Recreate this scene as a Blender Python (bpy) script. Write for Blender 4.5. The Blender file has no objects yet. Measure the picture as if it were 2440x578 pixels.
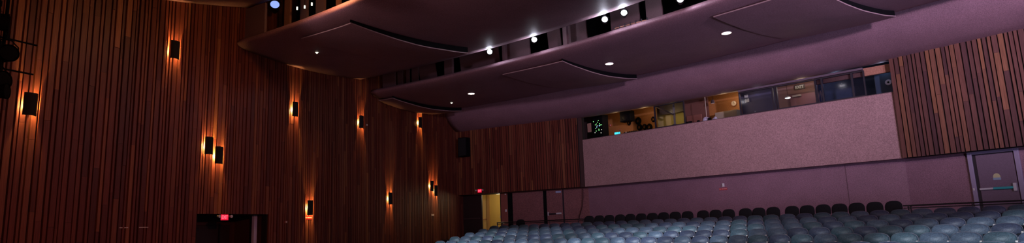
import bpy, math, random
from math import sin, cos, tan, radians, degrees, pi, hypot, atan2, sqrt
from mathutils import Vector, Matrix
random.seed(7)
S = bpy.context.scene
COL = S.collection
E = 2.6                      # eye height above the lowest hall floor
W, H = 2440, 578
FPX, PITCH, ROLL = 1459.0, radians(9.748), radians(-2.164)
CX, CY = -27.129, -12.503    # common centre of the curved rows, clouds and back wall
EYE = Vector((0, 0, E))

# ------------------------------------------------------------------ camera
F_ = Vector((0, cos(PITCH), sin(PITCH))); U0 = Vector((0, -sin(PITCH), cos(PITCH))); R0 = Vector((1, 0, 0))
R_ = R0 * cos(ROLL) + U0 * sin(ROLL); U_ = -R0 * sin(ROLL) + U0 * cos(ROLL)
cd = bpy.data.cameras.new('camera'); cam = bpy.data.objects.new('camera', cd); COL.objects.link(cam)
cd.sensor_fit = 'HORIZONTAL'; cd.sensor_width = 36; cd.lens = 36 * FPX / W; cd.clip_end = 200; cd.clip_start = .05
cam.matrix_world = Matrix(((R_.x, U_.x, -F_.x, 0), (R_.y, U_.y, -F_.y, 0), (R_.z, U_.z, -F_.z, E), (0, 0, 0, 1)))
S.camera = cam

def ray(x, y): return F_ + R_ * ((x - W / 2) / FPX) + U_ * ((H / 2 - y) / FPX)
def on_wall(x, y, wall, depth=0.0):      # a photo direction met with a real wall plane (depth metres behind it)
    v = ray(x, y); n = wall['n']; return EYE + v * ((wall['d'] + depth) / v.dot(n))
def on_arc(x, y, R):                      # a photo direction met with the cylinder of radius R about the centre
    v = ray(x, y); a = v.x**2 + v.y**2; b = -2 * (v.x * CX + v.y * CY); c = CX**2 + CY**2 - R * R
    return EYE + v * ((-b + sqrt(b * b - 4 * a * c)) / 2 / a)
def pol(R, phi, h=0.0): return Vector((CX + R * sin(phi), CY + R * cos(phi), h + E))
def phi_of(p): return atan2(p.x - CX, p.y - CY)
def px_of(p):
    q = p - EYE; return W / 2 + FPX * q.dot(R_) / q.dot(F_)

def mkwall(phi, d, origin=None):
    w = {'phi': phi, 'n': Vector((sin(phi), cos(phi), 0)), 'u': Vector((cos(phi), -sin(phi), 0)), 'd': d}
    w['o'] = origin if origin is not None else w['n'] * d
    w['o'] = Vector((w['o'].x, w['o'].y, 0)); return w
LWP = mkwall(radians(29.145), 27.158)
CWP = mkwall(radians(43.455), 23.5)
RWP = mkwall(radians(54.413), 22.211)
CORNER = on_wall(1092, 480, LWP)
WLP = mkwall(radians(21.7 - 90), None if False else (CORNER.x * sin(radians(-68.3)) + CORNER.y * cos(radians(-68.3))), CORNER)
REC = .5
def loc(w, p):                            # world point -> (x along wall, y behind wall, z)
    q = p - w['o']; return q.dot(w['u']), q.dot(w['n']), p.z
def at(w, x, y, z): return w['o'] + w['u'] * x + w['n'] * y + Vector((0, 0, z))
def wl(px, py, w, depth=0.0):
    return loc(w, on_wall(px, py, w, depth))

# ------------------------------------------------------------------ mesh builder
class MB:
    def __init__(s): s.v = []; s.f = []; s.sm = []
    def add(s, vs, fs, smooth=False):
        o = len(s.v); s.v += [tuple(v) for v in vs]; s.f += [tuple(i + o for i in f) for f in fs]; s.sm += [smooth] * len(fs); return s
    def box(s, x0, x1, y0, y1, z0, z1, M=None):
        vs = [Vector(p) for p in ((x0,y0,z0),(x1,y0,z0),(x1,y1,z0),(x0,y1,z0),(x0,y0,z1),(x1,y0,z1),(x1,y1,z1),(x0,y1,z1))]
        if M: vs = [M @ v for v in vs]
        return s.add(vs, [(0,3,2,1),(4,5,6,7),(0,1,5,4),(1,2,6,5),(2,3,7,6),(3,0,4,7)])
    def bbox(s, x0, x1, y0, y1, z0, z1, b=.01, M=None):     # box with chamfered edges along all sides
        xs, ys, zs = (x0, x1), (y0, y1), (z0, z1); vs = []; idx = {}
        for i in (0, 1):
            for j in (0, 1):
                for k in (0, 1):
                    sx, sy, sz = (1 - 2*i), (1 - 2*j), (1 - 2*k)
                    for a in range(3):
                        p = [xs[i] + sx*b, ys[j] + sy*b, zs[k] + sz*b]; p[a] = (xs[i], ys[j], zs[k])[a]
                        idx[(i, j, k, a)] = len(vs); vs.append(Vector(p))
        fs = []
        for i in (0, 1): fs.append([idx[(i,0,0,0)], idx[(i,1,0,0)], idx[(i,1,1,0)], idx[(i,0,1,0)]])
        for j in (0, 1): fs.append([idx[(0,j,0,1)], idx[(1,j,0,1)], idx[(1,j,1,1)], idx[(0,j,1,1)]])
        for k in (0, 1): fs.append([idx[(0,0,k,2)], idx[(1,0,k,2)], idx[(1,1,k,2)], idx[(0,1,k,2)]])
        for a, b_, in ((0, 1), (0, 2), (1, 2)):
            c = 3 - a - b_
            for p in (0, 1):
                for q in (0, 1):
                    def key(t, ax):
                        l = [0, 0, 0]; l[a] = p; l[b_] = q; l[c] = t; return idx[(l[0], l[1], l[2], ax)]
                    fs.append([key(0, a), key(1, a), key(1, b_), key(0, b_)])
        for i in (0, 1):
            for j in (0, 1):
                for k in (0, 1): fs.append([idx[(i,j,k,0)], idx[(i,j,k,1)], idx[(i,j,k,2)]])
        if M: vs = [M @ v for v in vs]
        c = sum(vs, Vector()) / len(vs); out = []
        for f in fs:
            p = [vs[i] for i in f]; n = (p[1] - p[0]).cross(p[2] - p[0])
            out.append(f if n.dot(sum(p, Vector()) / len(p) - c) > 0 else f[::-1])
        return s.add(vs, out)
    def tube(s, pts, r, n=10, cap=True):
        pts = [Vector(p) for p in pts]; rs = r if isinstance(r, (list, tuple)) else [r] * len(pts); vs = []; fs = []
        prev = None
        for i, p in enumerate(pts):
            d = (pts[min(i+1, len(pts)-1)] - pts[max(i-1, 0)]).normalized()
            a = d.orthogonal().normalized() if prev is None else (prev - d * prev.dot(d)).normalized()
            prev = a; b = d.cross(a)
            for k in range(n):
                t = 2*pi*k/n; vs.append(p + (a*cos(t) + b*sin(t)) * rs[i])
        for i in range(len(pts)-1):
            for k in range(n): fs.append((i*n+k, i*n+(k+1) % n, (i+1)*n+(k+1) % n, (i+1)*n+k))
        s.add(vs, fs, True)
        if cap:
            s.add(vs[:n], [tuple(range(n))[::-1]]); s.add(vs[-n:], [tuple(range(n))])
        return s
    def cyl(s, p0, p1, r0, r1=None, n=20): return s.tube([p0, p1], [r0, r1 if r1 is not None else r0], n)
    def disc(s, c, axis, r, n=24, dome=0.0):
        c = Vector(c); d = Vector(axis).normalized(); a = d.orthogonal().normalized(); b = d.cross(a)
        vs = [c + d*dome]; rings = 4 if dome else 1
        for j in range(1, rings+1):
            rr = r*j/rings
            for k in range(n):
                t = 2*pi*k/n; vs.append(c + (a*cos(t)+b*sin(t))*rr + d*dome*(1-(j/rings)**2))
        fs = [(0, 1+k, 1+(k+1) % n) for k in range(n)]
        for j in range(rings-1):
            o = 1+j*n
            fs += [(o+k, o+n+k, o+n+(k+1) % n, o+(k+1) % n) for k in range(n)]
        return s.add(vs, fs, dome > 0)
    def prism(s, poly, axis, a0, a1, smooth=False):   # poly in the two other axes
        n = len(poly)
        def P(p, a):
            l = list(p); l.insert(axis, a); return l
        vs = [P(p, a0) for p in poly] + [P(p, a1) for p in poly]
        s.add(vs, [(i, (i+1) % n, n+(i+1) % n, n+i) for i in range(n)], smooth)
        s.add(vs, [tuple(range(n))[::-1], tuple(range(n, 2*n))]); return s
    def mesh(s, name):
        me = bpy.data.meshes.new(name); me.from_pydata(s.v, [], s.f)
        me.polygons.foreach_set('use_smooth', s.sm); me.validate(); me.update()
        import bmesh
        bm = bmesh.new(); bm.from_mesh(me); bmesh.ops.recalc_face_normals(bm, faces=bm.faces); bm.to_mesh(me); bm.free()
        return me
    def build(s, name, mat, parent=None, **k):
        o = bpy.data.objects.new(name, s.mesh(name)); o.data.materials.append(mat); COL.objects.link(o)
        if parent: o.parent = parent
        for a, b in k.items(): o[a] = b
        return o

def thing(name, label, cat, p=(0, 0, 0), rot=0.0, group=None):
    o = bpy.data.objects.new(name, None); COL.objects.link(o); o.location = p; o.rotation_euler = (0, 0, rot)
    o.empty_display_size = .2; o['label'] = label; o['category'] = cat
    if group: o['group'] = group
    return o
def tag(o, label, cat, group=None):
    o['label'] = label; o['category'] = cat
    if group: o['group'] = group
    return o
def struct(o): o['kind'] = 'structure'; return o
def place(o, p, rot=0.0): o.location = p; o.rotation_euler = (0, 0, rot); return o
def copy_thing(o, p, rot, label, group=None):
    r = o.copy(); COL.objects.link(r); r.location = p; r.rotation_euler = (0, 0, rot); r['label'] = label
    if group: r['group'] = group
    def rec(a, b):
        for ch in list(a.children):
            if ch.type == 'LIGHT' or True:
                c = ch.copy(); COL.objects.link(c); c.parent = b; rec(ch, c)
    rec(o, r); return r
ORD = ['', 'first','second','third','fourth','fifth','sixth','seventh','eighth','ninth','tenth','eleventh','twelfth','thirteenth','fourteenth','fifteenth','sixteenth','seventeenth','eighteenth','nineteenth']
def ordinal(n):
    if n < 20: return ORD[n]
    t = ['twent','thirt','fort','fift'][n//10-2]
    return t + 'ieth' if n % 10 == 0 else t + 'y-' + ORD[n % 10]

# ------------------------------------------------------------------ materials
def mat(name, col, rough=.6, metal=0, spec=.5, vary=0.0, scale=40, bump=0.0, island=None, emit=None, estr=0, coords='Object', sheen=0, alpha=None, mottle=0):
    m = bpy.data.materials.new(name); m.use_nodes = True; nt = m.node_tree; N = nt.nodes; L = nt.links
    b = N['Principled BSDF']; b.inputs['Roughness'].default_value = rough; b.inputs['Metallic'].default_value = metal
    b.inputs['Specular IOR Level'].default_value = spec
    c4 = (*col, 1); b.inputs['Base Color'].default_value = c4
    out = None
    tc = N.new('ShaderNodeTexCoord')
    if vary or bump:
        no = N.new('ShaderNodeTexNoise'); no.inputs['Scale'].default_value = scale; no.inputs['Detail'].default_value = 4
        L.new(tc.outputs[coords], no.inputs['Vector'])
        cr = N.new('ShaderNodeValToRGB'); cr.color_ramp.elements[0].position = .32; cr.color_ramp.elements[1].position = .68
        cr.color_ramp.elements[0].color = (*[x*(1-vary) for x in col], 1); cr.color_ramp.elements[1].color = (*[min(1, x*(1+vary)) for x in col], 1)
        L.new(no.outputs['Fac'], cr.inputs['Fac']); out = cr.outputs['Color']
        if mottle:
            n2 = N.new('ShaderNodeTexNoise'); n2.inputs['Scale'].default_value = 1.3; n2.inputs['Detail'].default_value = 3
            L.new(tc.outputs[coords], n2.inputs['Vector'])
            mr = N.new('ShaderNodeMapRange'); mr.inputs['From Min'].default_value = .3; mr.inputs['From Max'].default_value = .7
            mr.inputs['To Min'].default_value = 1-mottle; mr.inputs['To Max'].default_value = 1+mottle; L.new(n2.outputs['Fac'], mr.inputs['Value'])
            vm = N.new('ShaderNodeVectorMath'); vm.operation = 'SCALE'; L.new(out, vm.inputs[0]); L.new(mr.outputs[0], vm.inputs['Scale']); out = vm.outputs[0]
        L.new(out, b.inputs['Base Color'])
        if bump:
            bp = N.new('ShaderNodeBump'); bp.inputs['Strength'].default_value = bump; bp.inputs['Distance'].default_value = .01
            L.new(no.outputs['Fac'], bp.inputs['Height']); L.new(bp.outputs[0], b.inputs['Normal'])
    if emit:
        b.inputs['Emission Color'].default_value = (*emit, 1); b.inputs['Emission Strength'].default_value = estr
    if sheen: b.inputs['Sheen Weight'].default_value = sheen
    return m

def wood_mat(name, stops, rough=.45, grain=.25):
    """planks: each board (mesh island) takes its own tone from the ramp, with streaky grain along Z"""
    m = bpy.data.materials.new(name); m.use_nodes = True; N = m.node_tree.nodes; L = m.node_tree.links
    b = N['Principled BSDF']; b.inputs['Roughness'].default_value = rough; b.inputs['Specular IOR Level'].default_value = .35
    g = N.new('ShaderNodeNewGeometry'); cr = N.new('ShaderNodeValToRGB'); cr.color_ramp.interpolation = 'LINEAR'
    while len(cr.color_ramp.elements) < len(stops): cr.color_ramp.elements.new(.5)
    for i, (p, c) in enumerate(stops): cr.color_ramp.elements[i].position = p; cr.color_ramp.elements[i].color = (*c, 1)
    L.new(g.outputs['Random Per Island'], cr.inputs['Fac'])
    tc = N.new('ShaderNodeTexCoord'); mp = N.new('ShaderNodeMapping'); mp.inputs['Scale'].default_value = (60, 60, 2.2)
    L.new(tc.outputs['Object'], mp.inputs['Vector'])
    ns = N.new('ShaderNodeTexNoise'); ns.inputs['Scale'].default_value = 1; ns.inputs['Detail'].default_value = 5; L.new(mp.outputs[0], ns.inputs['Vector'])
    mr = N.new('ShaderNodeMapRange'); mr.inputs['From Min'].default_value = .3; mr.inputs['From Max'].default_value = .7
    mr.inputs['To Min'].default_value = 1-grain; mr.inputs['To Max'].default_value = 1+grain; L.new(ns.outputs['Fac'], mr.inputs['Value'])
    vm = N.new('ShaderNodeVectorMath'); vm.operation = 'SCALE'; L.new(cr.outputs['Color'], vm.inputs[0]); L.new(mr.outputs[0], vm.inputs['Scale'])
    L.new(vm.outputs[0], b.inputs['Base Color'])
    bp = N.new('ShaderNodeBump'); bp.inputs['Strength'].default_value = .3; bp.inputs['Distance'].default_value = .004
    L.new(ns.outputs['Fac'], bp.inputs['Height']); L.new(bp.outputs[0], b.inputs['Normal'])
    return m

WOOD = wood_mat('cladding wood', [(0, (.10,.024,.017)), (.3, (.14,.034,.022)), (.62, (.17,.044,.026)), (.88, (.20,.066,.036)), (1, (.30,.11,.045))])
WOODR = wood_mat('cladding wood by the right door', [(0, (.09,.040,.042)), (.3, (.135,.058,.050)), (.7, (.175,.072,.054)), (.9, (.21,.09,.056)), (1, (.30,.13,.065))])
M = {
 'groove': mat('groove dark', (.008,.005,.004), .9),
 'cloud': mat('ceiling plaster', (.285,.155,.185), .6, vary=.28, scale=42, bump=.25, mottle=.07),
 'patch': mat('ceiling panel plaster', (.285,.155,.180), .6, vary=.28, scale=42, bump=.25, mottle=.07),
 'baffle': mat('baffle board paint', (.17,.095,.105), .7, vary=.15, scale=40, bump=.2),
 'edge': mat('lit panel edge', (.36,.24,.25), .5),  # paler than the panel: light caught on the edge is put into the colour
 'booth': mat('booth front fabric', (.41,.245,.235), .9, vary=.30, scale=42, bump=.3, mottle=.05),
 'lower': mat('rear wall paint', (.29,.160,.205), .42, vary=.30, scale=42, bump=.3, mottle=.08),
 'lower2': mat('rear wall paint red', (.23,.095,.095), .7, vary=.3, scale=30, bump=.3, mottle=.08),
 'black': mat('black', (.004,.004,.005), .8, spec=.1),
 'blackm': mat('black metal', (.012,.012,.014), .4, .6),
 'darkmetal': mat('dark painted metal', (.035,.03,.034), .35, .7),
 'sconce': mat('sconce shield', (.003,.0035,.004), .8, 0, vary=.5, scale=140),
 'frame': mat('door frame paint', (.36,.31,.44), .4),
 'framed': mat('dark frame', (.022,.019,.028), .45),
 'door': mat('door leaf paint', (.19,.135,.19), .4, vary=.12, scale=50),
 'doord': mat('dark door leaf', (.03,.014,.014), .5, vary=.1),
 'teal': mat('teal bar', (.04,.42,.44), .35),
 'chrome': mat('bright metal', (.70,.70,.74), .3, .15),
 'white': mat('white plastic', (.75,.73,.72), .5),
 'red': mat('red sign', (.55,.01,.015), .5, emit=(.6,.008,.012), estr=.0),
 'txt': mat('white lettering', (.9,.88,.86), .5),
 'exit': mat('lit red sign face', (.6,.02,.03), .5, emit=(1,.01,.05), estr=.7),
 'exitl': mat('lit sign lettering', (1,.3,.35), .5, emit=(1,.12,.18), estr=1.3),
 'yellow': mat('yellow corridor paint', (.62,.46,.16), .8, vary=.1, scale=60),
 'brownc': mat('corridor corner', (.36,.22,.08), .8),
 'carpet': mat('dark carpet', (.03,.025,.032), .95, vary=.3, scale=60),
 'seat': mat('blue grey seat fabric', (.062,.088,.125), .5, vary=.35, scale=50, bump=.3),
 'seatd': mat('navy grey seat fabric', (.040,.050,.085), .5, vary=.35, scale=50, bump=.3),
 'seatt': mat('slate green seat fabric', (.046,.078,.098), .5, vary=.35, scale=50, bump=.3),
 'shell': mat('seat shell plastic', (.13,.13,.16), .35),
 'arm': mat('pale armrest', (.52,.47,.44), .4),
 'bseat': mat('black chair fabric', (.006,.006,.008), .9),
 'orange': mat('booth panelling', (.40,.17,.05), .6, vary=.1, scale=20),
 'boothd': mat('booth dark wall', (.05,.03,.03), .8),
 'boothb': mat('booth blue wall', (.035,.055,.10), .8, vary=.2, scale=30),
 'beam': mat('booth wood beam', (.42,.19,.12), .6, vary=.2, scale=25),
 'grey': mat('grey counter panel', (.33,.29,.22), .6),
 'bluec': mat('blue cloth', (.10,.18,.42), .8),
 'cyan': mat('cyan screen', (.05,.3,.35), .4, emit=(.05,.6,.8), estr=1.6),
 'ledg': mat('green indicator', (.1,.5,.2), .4, emit=(.25,.9,.25), estr=2.0),
 'ledb': mat('blue indicator', (.1,.2,.6), .4, emit=(.2,.5,1), estr=3),
 'ledw': mat('pale indicator', (.6,.6,.5), .4, emit=(.9,.9,.7), estr=1.6),
 'lensw': mat('lit lens', (1,1,1), .3, emit=(.86,.90,1), estr=60),
 'lensb': mat('blue lens', (.1,.14,.3), .15, emit=(.25,.36,.85), estr=1.3),  # lens glows by emission, though the stage light using it is unlit
 'warm': mat('lit downlight', (1,1,1), .3, emit=(1,.86,.70), estr=14),
 'bulb': mat('sconce lamp', (1,.8,.5), .4, emit=(1,.42,.10), estr=25),
 'pink': mat('pinkish board', (.42,.24,.18), .7),
 'stickery': mat('pale yellow sticker', (.62,.60,.33), .6),
 'stickerb': mat('pale blue sticker', (.30,.42,.55), .6),
}
# glass with a faint blue tint for booth windows
def glass():
    m = bpy.data.materials.new('booth window glass'); m.use_nodes = True; N = m.node_tree.nodes; L = m.node_tree.links
    N.remove(N['Principled BSDF']); g = N.new('ShaderNodeBsdfGlossy'); g.inputs['Roughness'].default_value = .08; g.inputs['Color'].default_value = (.7,.75,.95,1)
    t = N.new('ShaderNodeBsdfTransparent'); t.inputs['Color'].default_value = (.82,.86,.95,1); fr = N.new('ShaderNodeFresnel'); fr.inputs['IOR'].default_value = 1.6
    mx = N.new('ShaderNodeMixShader'); L.new(fr.outputs[0], mx.inputs[0]); L.new(t.outputs[0], mx.inputs[1]); L.new(g.outputs[0], mx.inputs[2])
    L.new(mx.outputs[0], N['Material Output'].inputs[0]); return m
M['glass'] = glass()

# ------------------------------------------------------------------ cladding of boards
def boards(x0, x1, z0, z1, hole=None, wmin=.045, wmax=.135, gmin=.022, gmax=.050, depth=.055):
    b = MB(); x = x0
    while x < x1 - .02:
        w = min(random.choice((random.uniform(wmin, wmax), random.uniform(wmin, wmin*1.5))) if random.random() < .5 else random.uniform(wmin*1.4, wmax), x1 - x); z = z0 - random.uniform(0, 2)
        while z < z1:
            l = random.uniform(1.3, 4.2); a, c = max(z, z0), min(z + l, z1); z += l
            if c - a < .03: continue
            segs = [(a, c)]
            if hole and x + w > hole[0] and x < hole[1]:
                segs = [(p, q) for p, q in ((a, min(c, hole[2])), (max(a, hole[3]), c)) if q - p > .02]
            d = depth + random.choice((0, 0, 0, .004, -.006))
            for p, q in segs: b.box(x, x + w, -d, .0, p + .002, q - .002)
        x += w + random.uniform(gmin, gmax)
    return b
def hue(w): return -w['phi']

# ------------------------------------------------------------------ left wall
zc = E
xdl, _, zdt = wl(470, 509, WLP); xdr = wl(635, 508.5, WLP)[0]
FL_AISLE = E - 1.95
ZTOP = E + 9.2
wb = MB()
wb.box(-34, xdl, 0, .2, -.2, ZTOP); wb.box(xdr, 1.1, 0, .2, -.2, ZTOP); wb.box(xdl, xdr, 0, .2, zdt, ZTOP)
wall_left = struct(place(wb.build('wall_left', M['groove']), (WLP['o'].x, WLP['o'].y, 0), hue(WLP)))
boards(-33.5, .74, 0, ZTOP, hole=(xdl, xdr, 0, zdt)).build('wood_cladding', WOOD, wall_left)
# door recess behind the left wall
rc = MB(); D = 1.35
rc.box(xdl - .1, xdl, .2, D, 0, zdt + .1); rc.box(xdr, xdr + .1, .2, D, 0, zdt + .1); rc.box(xdl, xdr, .2, D, zdt, zdt + .1); rc.box(xdl - .1, xdr + .1, D, D + .1, 0, zdt + .1)
rc = struct(place(rc.build('wall_recess', mat('recess brown', (.07,.026,.018), .6)), (WLP['o'].x, WLP['o'].y, 0), hue(WLP)))
def on_w(w): return Vector((w['o'].x, w['o'].y, 0)), hue(w)
t = thing('double_door', 'dark double door set back in the left wall opening under the red exit sign', 'door', *on_w(WLP))
t.name = 'door_1'; t['kind'] = 'structure'
for k in ('label', 'category'): del t[k]
cxm = wl(521, 550, WLP, D - .05)[0]
zt2 = wl(560, 535, WLP, D - .05)[2]
MB().bbox(xdl + .06, cxm - .03, D - .07, D - .01, FL_AISLE, zt2, .006).build('door_leaf', M['doord'], t)
MB().bbox(cxm + .03, xdr - .28, D - .07, D - .01, FL_AISLE, zt2, .006).build('door_leaf', M['doord'], t)
MB().box(cxm - .022, cxm + .022, D - .09, D - .01, FL_AISLE, zt2).build('center_post', M['darkmetal'], t)
fr = MB(); fr.box(xdl + .01, xdr - .18, D - .10, D - .01, zt2, zt2 + .09); fr.box(xdr - .28, xdr - .18, D - .10, D - .01, FL_AISLE, zt2 + .09); fr.build('door_frame', mat('dark red frame', (.06,.018,.016), .5), t)
hx, _, hz = wl(477, 544, WLP, D - .3)
MB().bbox(hx - .22, hx + .10, D - .13, D - .08, hz - .04, hz + .03, .008).build('door_closer', M['darkmetal'], t)
# pale jamb post
jx, _, jz = wl(606, 540, WLP, .35)
o = MB(); o.bbox(jx - .05, jx + .075, .30, .42, 0, zdt - .01, .01); o = place(o.build('jamb_post', mat('pale jamb paint', (.60,.64,.95), .4)), *on_w(WLP))
tag(o, 'pale bluish vertical post inside the left wall door opening, by its right edge', 'post')

# ------------------------------------------------------------------ exit signs
def text_mesh(body, size, depth, mt, name, parent, p, rx=90):
    cu = bpy.data.curves.new(name, 'FONT'); cu.body = body; cu.size = size; cu.extrude = depth; cu.align_x = 'CENTER'; cu.align_y = 'CENTER'; cu.offset = size * .022
    o = bpy.data.objects.new(name, cu); COL.objects.link(o)
    me = bpy.data.meshes.new_from_object(o); bpy.data.objects.remove(o)
    o = bpy.data.objects.new(name, me); COL.objects.link(o); me.materials.append(mt); o.parent = parent
    o.location = p; o.rotation_euler = (radians(rx), 0, 0); return o
def exit_sign(w, px, py, wid, hei, label, depth, sc=1.0):
    x, y, z = wl(px, py, w, -depth)
    t = thing('exit_sign', label, 'exit sign', at(w, x, y, z), hue(w))
    MB().bbox(-wid/2, wid/2, 0, .07, -hei/2, hei/2, .008).build('housing', M['blackm'], t)
    MB().box(-wid/2 + .012, wid/2 - .012, -.006, 0, -hei/2 + .012, hei/2 - .012).build('sign_face', M['exit'], t)
    text_mesh('EXIT', wid * .37, .003, M['exitl'], 'lettering', t, (0, -.010, 0)).scale = (1, 1.3, 1)
    for s in (-1, 1):
        h = MB(); h.cyl((s * (wid/2 + .07), -.05, hei*.15), (s * (wid/2 + .07), .03, hei*.15), .05, .035, 16); h.cyl((s*wid/2, .03, hei*.1), (s*(wid/2+.07), .03, hei*.15), .012)
        l = h.build('emergency_lamp', mat('lamp head', (.35,.32,.30), .5), t)
        MB().disc((s * (wid/2 + .07), -.051, hei*.15), (0, -1, 0), .042).build('lens', M['chrome'], l)
    MB().box(-.05, .05, .02, depth - .05, -hei/2 - .0, -hei/2 + .03).build('bracket', M['blackm'], t) if depth > .15 else None
    return t
exit_sign(WLP, 535, 517, .30, .19, 'lit red EXIT sign hung over the left wall door opening', .12)
exit_sign(LWP, 1143, 454, .26, .20, 'small lit red EXIT sign above the yellow corridor doorway', .23)

# ------------------------------------------------------------------ wall sconces
SC = [(72, 248, 'curved black wall sconce nearest the stage lights at the far left'),
 (417, 119, 'highest curved black wall sconce on the left wall, left of the ceiling clouds'),
 (498, 346.5, 'black wall sconce, upper left one of the staggered pair above the exit door'),
 (522, 369.5, 'black wall sconce, lower right one of the staggered pair above the exit door'),
 (704, 260.5, 'black wall sconce below the nearest ceiling cloud, with no other close by'),
 (861, 290.5, 'black wall sconce just below the left tip of the middle ceiling cloud'),
 (1001, 292, 'black wall sconce nearest under the rear of the middle cloud'),
 (739, 494, 'black wall sconce directly above the red sign on the left wall'),
 (930, 472.5, 'black wall sconce alone low on the dark wall near the back corner'),
 (1029, 442.5, 'black wall sconce, upper left one of the pair nearest the back corner'),
 (1038.5, 453.5, 'black wall sconce, lower right one of the pair nearest the back corner')]
def sconce():
    t = thing('wall_sconce', 'x', 'wall sconce', group='curved sconces on the left wall')
    n = 14; b = MB(); hw, hh, dp = .145, .255, .13; vs = []
    for i in range(n + 1):
        a = -1 + 2*i/n; x = hw*a; y = -.05 - dp + .075*a*a
        vs += [(x, y, -hh), (x, y, hh), (x*.96, y + .012, hh), (x*.96, y + .012, -hh)]
    fs = []
    for i in range(n):
        o = i*4; fs += [(o, o+4, o+5, o+1), (o+1, o+5, o+6, o+2), (o+2, o+6, o+7, o+3), (o+3, o+7, o+4, o)]
    fs += [(0, 1, 2, 3), (n*4+3, n*4+2, n*4+1, n*4)]
    b.add(vs, fs, False); b.build('curved_shield', M['sconce'], t)
    MB().bbox(-.05, .05, -.075, -.045, -.10, .10, .005).build('back_plate', M['darkmetal'], t)
    MB().cyl((0, -.145, -.09), (0, -.145, .09), .006).cyl((0, -.17, -.12), (0, -.075, -.12), .008).build('bracket', M['blackm'], t)
    MB().tube([(0, -.115, -.11), (0, -.115, -.07), (0, -.115, .07), (0, -.115, .11)], [.012, .025, .025, .012], 12).build('lamp', M['bulb'], t)
    ld = bpy.data.lights.new('sconce_light', 'POINT'); ld.energy = 240; ld.color = (1, .52, .15); ld.shadow_soft_size = .03
    lo = bpy.data.objects.new('sconce_light', ld); COL.objects.link(lo); lo.parent = t; lo.location = (0, -.14, .0)
    return t
sc0 = None
for (px, py, lb) in SC:
    x, y, z = wl(px, py, WLP, -.10); p = at(WLP, x, 0, z)
    if sc0 is None: sc0 = sconce(); sc0.location = p; sc0.rotation_euler = (0, 0, hue(WLP)); sc0['label'] = lb
    else: copy_thing(sc0, p, hue(WLP), lb)

# small fixtures on the left wall
def red_sign(w, px, py, label, wid=.36, hei=.09, off=.055):
    x, y, z = wl(px, py, w, -off); t = thing('warning_sign', label, 'sign', at(w, x, y, z), hue(w))
    MB().bbox(-wid/2, wid/2, 0, .012, -hei/2, hei/2, .003).build('sign_board', M['red'], t)
    text_mesh('NO SMOKING', wid*.148, .001, M['txt'], 'lettering', t, (0, -.004, 0)); return t
red_sign(WLP, 735.5, 518, 'red NO SMOKING sign on the wood cladding right under a sconce', .34, .13)
def wall_box(name, cat, label, w, px, py, sx, sz, off, mt, dome=False):
    x, y, z = wl(px, py, w, -off); t = thing(name, label, cat, at(w, x, y, z), hue(w))
    MB().bbox(-sx/2, sx/2, 0, .04, -sz/2, sz/2, .006).build('housing', mt, t)
    MB().bbox(-sx*.28, sx*.28, -.015, 0, -sz*.28, sz*.28, .004).build('lens' if dome else 'cover_plate', M['white'], t); return t
wall_box('alarm_strobe', 'alarm', 'small reddish alarm strobe on the cladding right of the exit door', WLP, 682, 528, .12, .09, .055, mat('dull red casing', (.35,.06,.05), .5), True)
wall_box('emergency_light', 'light fitting', 'small pale emergency light low on the cladding near the back corner', WLP, 1031.5, 511.5, .30, .11, .055, M['white'], True)
wall_box('junction_box', 'electrical box', 'tiny pale box on the cladding right of a sconce under the middle cloud', WLP, 875, 297, .07, .07, .055, M['white'])
for k, (xa, xb, py, lb) in enumerate(((284, 305, 541.8, 'thin pale metal strip across two boards, left of the two low on the cladding'), (331, 353, 541, 'thin pale metal strip across the boards, nearer the exit door of the two'))):
    a = wl(xa, py, WLP, -.05); b = wl(xb, py, WLP, -.05)
    o = MB().box(a[0], b[0], -.058, -.045, a[2] - .008, a[2] + .008); tag(place(o.build('metal_strip', M['white']), *on_w(WLP)), lb, 'metal strip')

# ------------------------------------------------------------------ back wall (three facets)
XR_END = 7.5
ll = loc(LWP, CORNER)[0]; lr = wl(1396, 443, LWP)[0]
cl = wl(1396, 443, CWP)[0]; cr_ = wl(2155, 376, CWP)[0]
rl = wl(2155, 376, RWP)[0]; rr = rl + XR_END
LWL = mkwall(LWP['phi'], LWP['d'] + REC); CWL = mkwall(CWP['phi'], CWP['d'] + REC); RWL = mkwall(RWP['phi'], RWP['d'] + REC)
HB = E + 1.745; SILL = E + 3.97; SOFF = E + 5.10
PLAT = E - .50
# left facet: wall behind cladding, lower wall with door openings
d1a, d1b = wl(1100, 500, LWL)[0], wl(1195, 500, LWL)[0]
dz = wl(1170, 461, LWL)[2]
d2a, d2b = wl(1211, 500, LWL)[0], wl(1343, 500, LWL)[0]
b = MB(); b.box(ll, lr, .02, .25, HB, ZTOP)
struct(place(b.build('wall_back_upper', M['groove']), *on_w(LWP)))
lll = loc(LWL, WLP['o'] + WLP['u']*(REC/cos(radians(7.4)) ))[0]; lrl = wl(1401, 443, LWL)[0]
b = MB(); b.box(lll, d1a, .02, .25, PLAT - .8, HB + .2); b.box(d1b, lrl, .02, .25, PLAT - .8, HB + .2); b.box(d1a, d1b, .02, .25, dz, HB + .2)
wbl = struct(place(b.build('wall_back_left', M['lower2']), *on_w(LWL)))
b = MB(); b.box(ll, lr, .0, REC + .2, HB - .0, HB + .06); struct(place(b.build('ceiling_ledge_1', M['lower2']), *on_w(LWP)))
b = MB(); b.box(cl, cr_, .0, REC + .2, HB - .0, HB + .06); struct(place(b.build('ceiling_ledge_2', M['lower']), *on_w(CWP)))
b = MB(); b.box(rl, rr, .0, REC + .2, HB - .0, HB + .06); struct(place(b.build('ceiling_ledge_3', M['lower']), *on_w(RWP)))
b = MB(); b.box(rl, rr, .02, .25, HB, ZTOP); struct(place(b.build('wall_back_upper_right', M['groove']), *on_w(RWP)))

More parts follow.
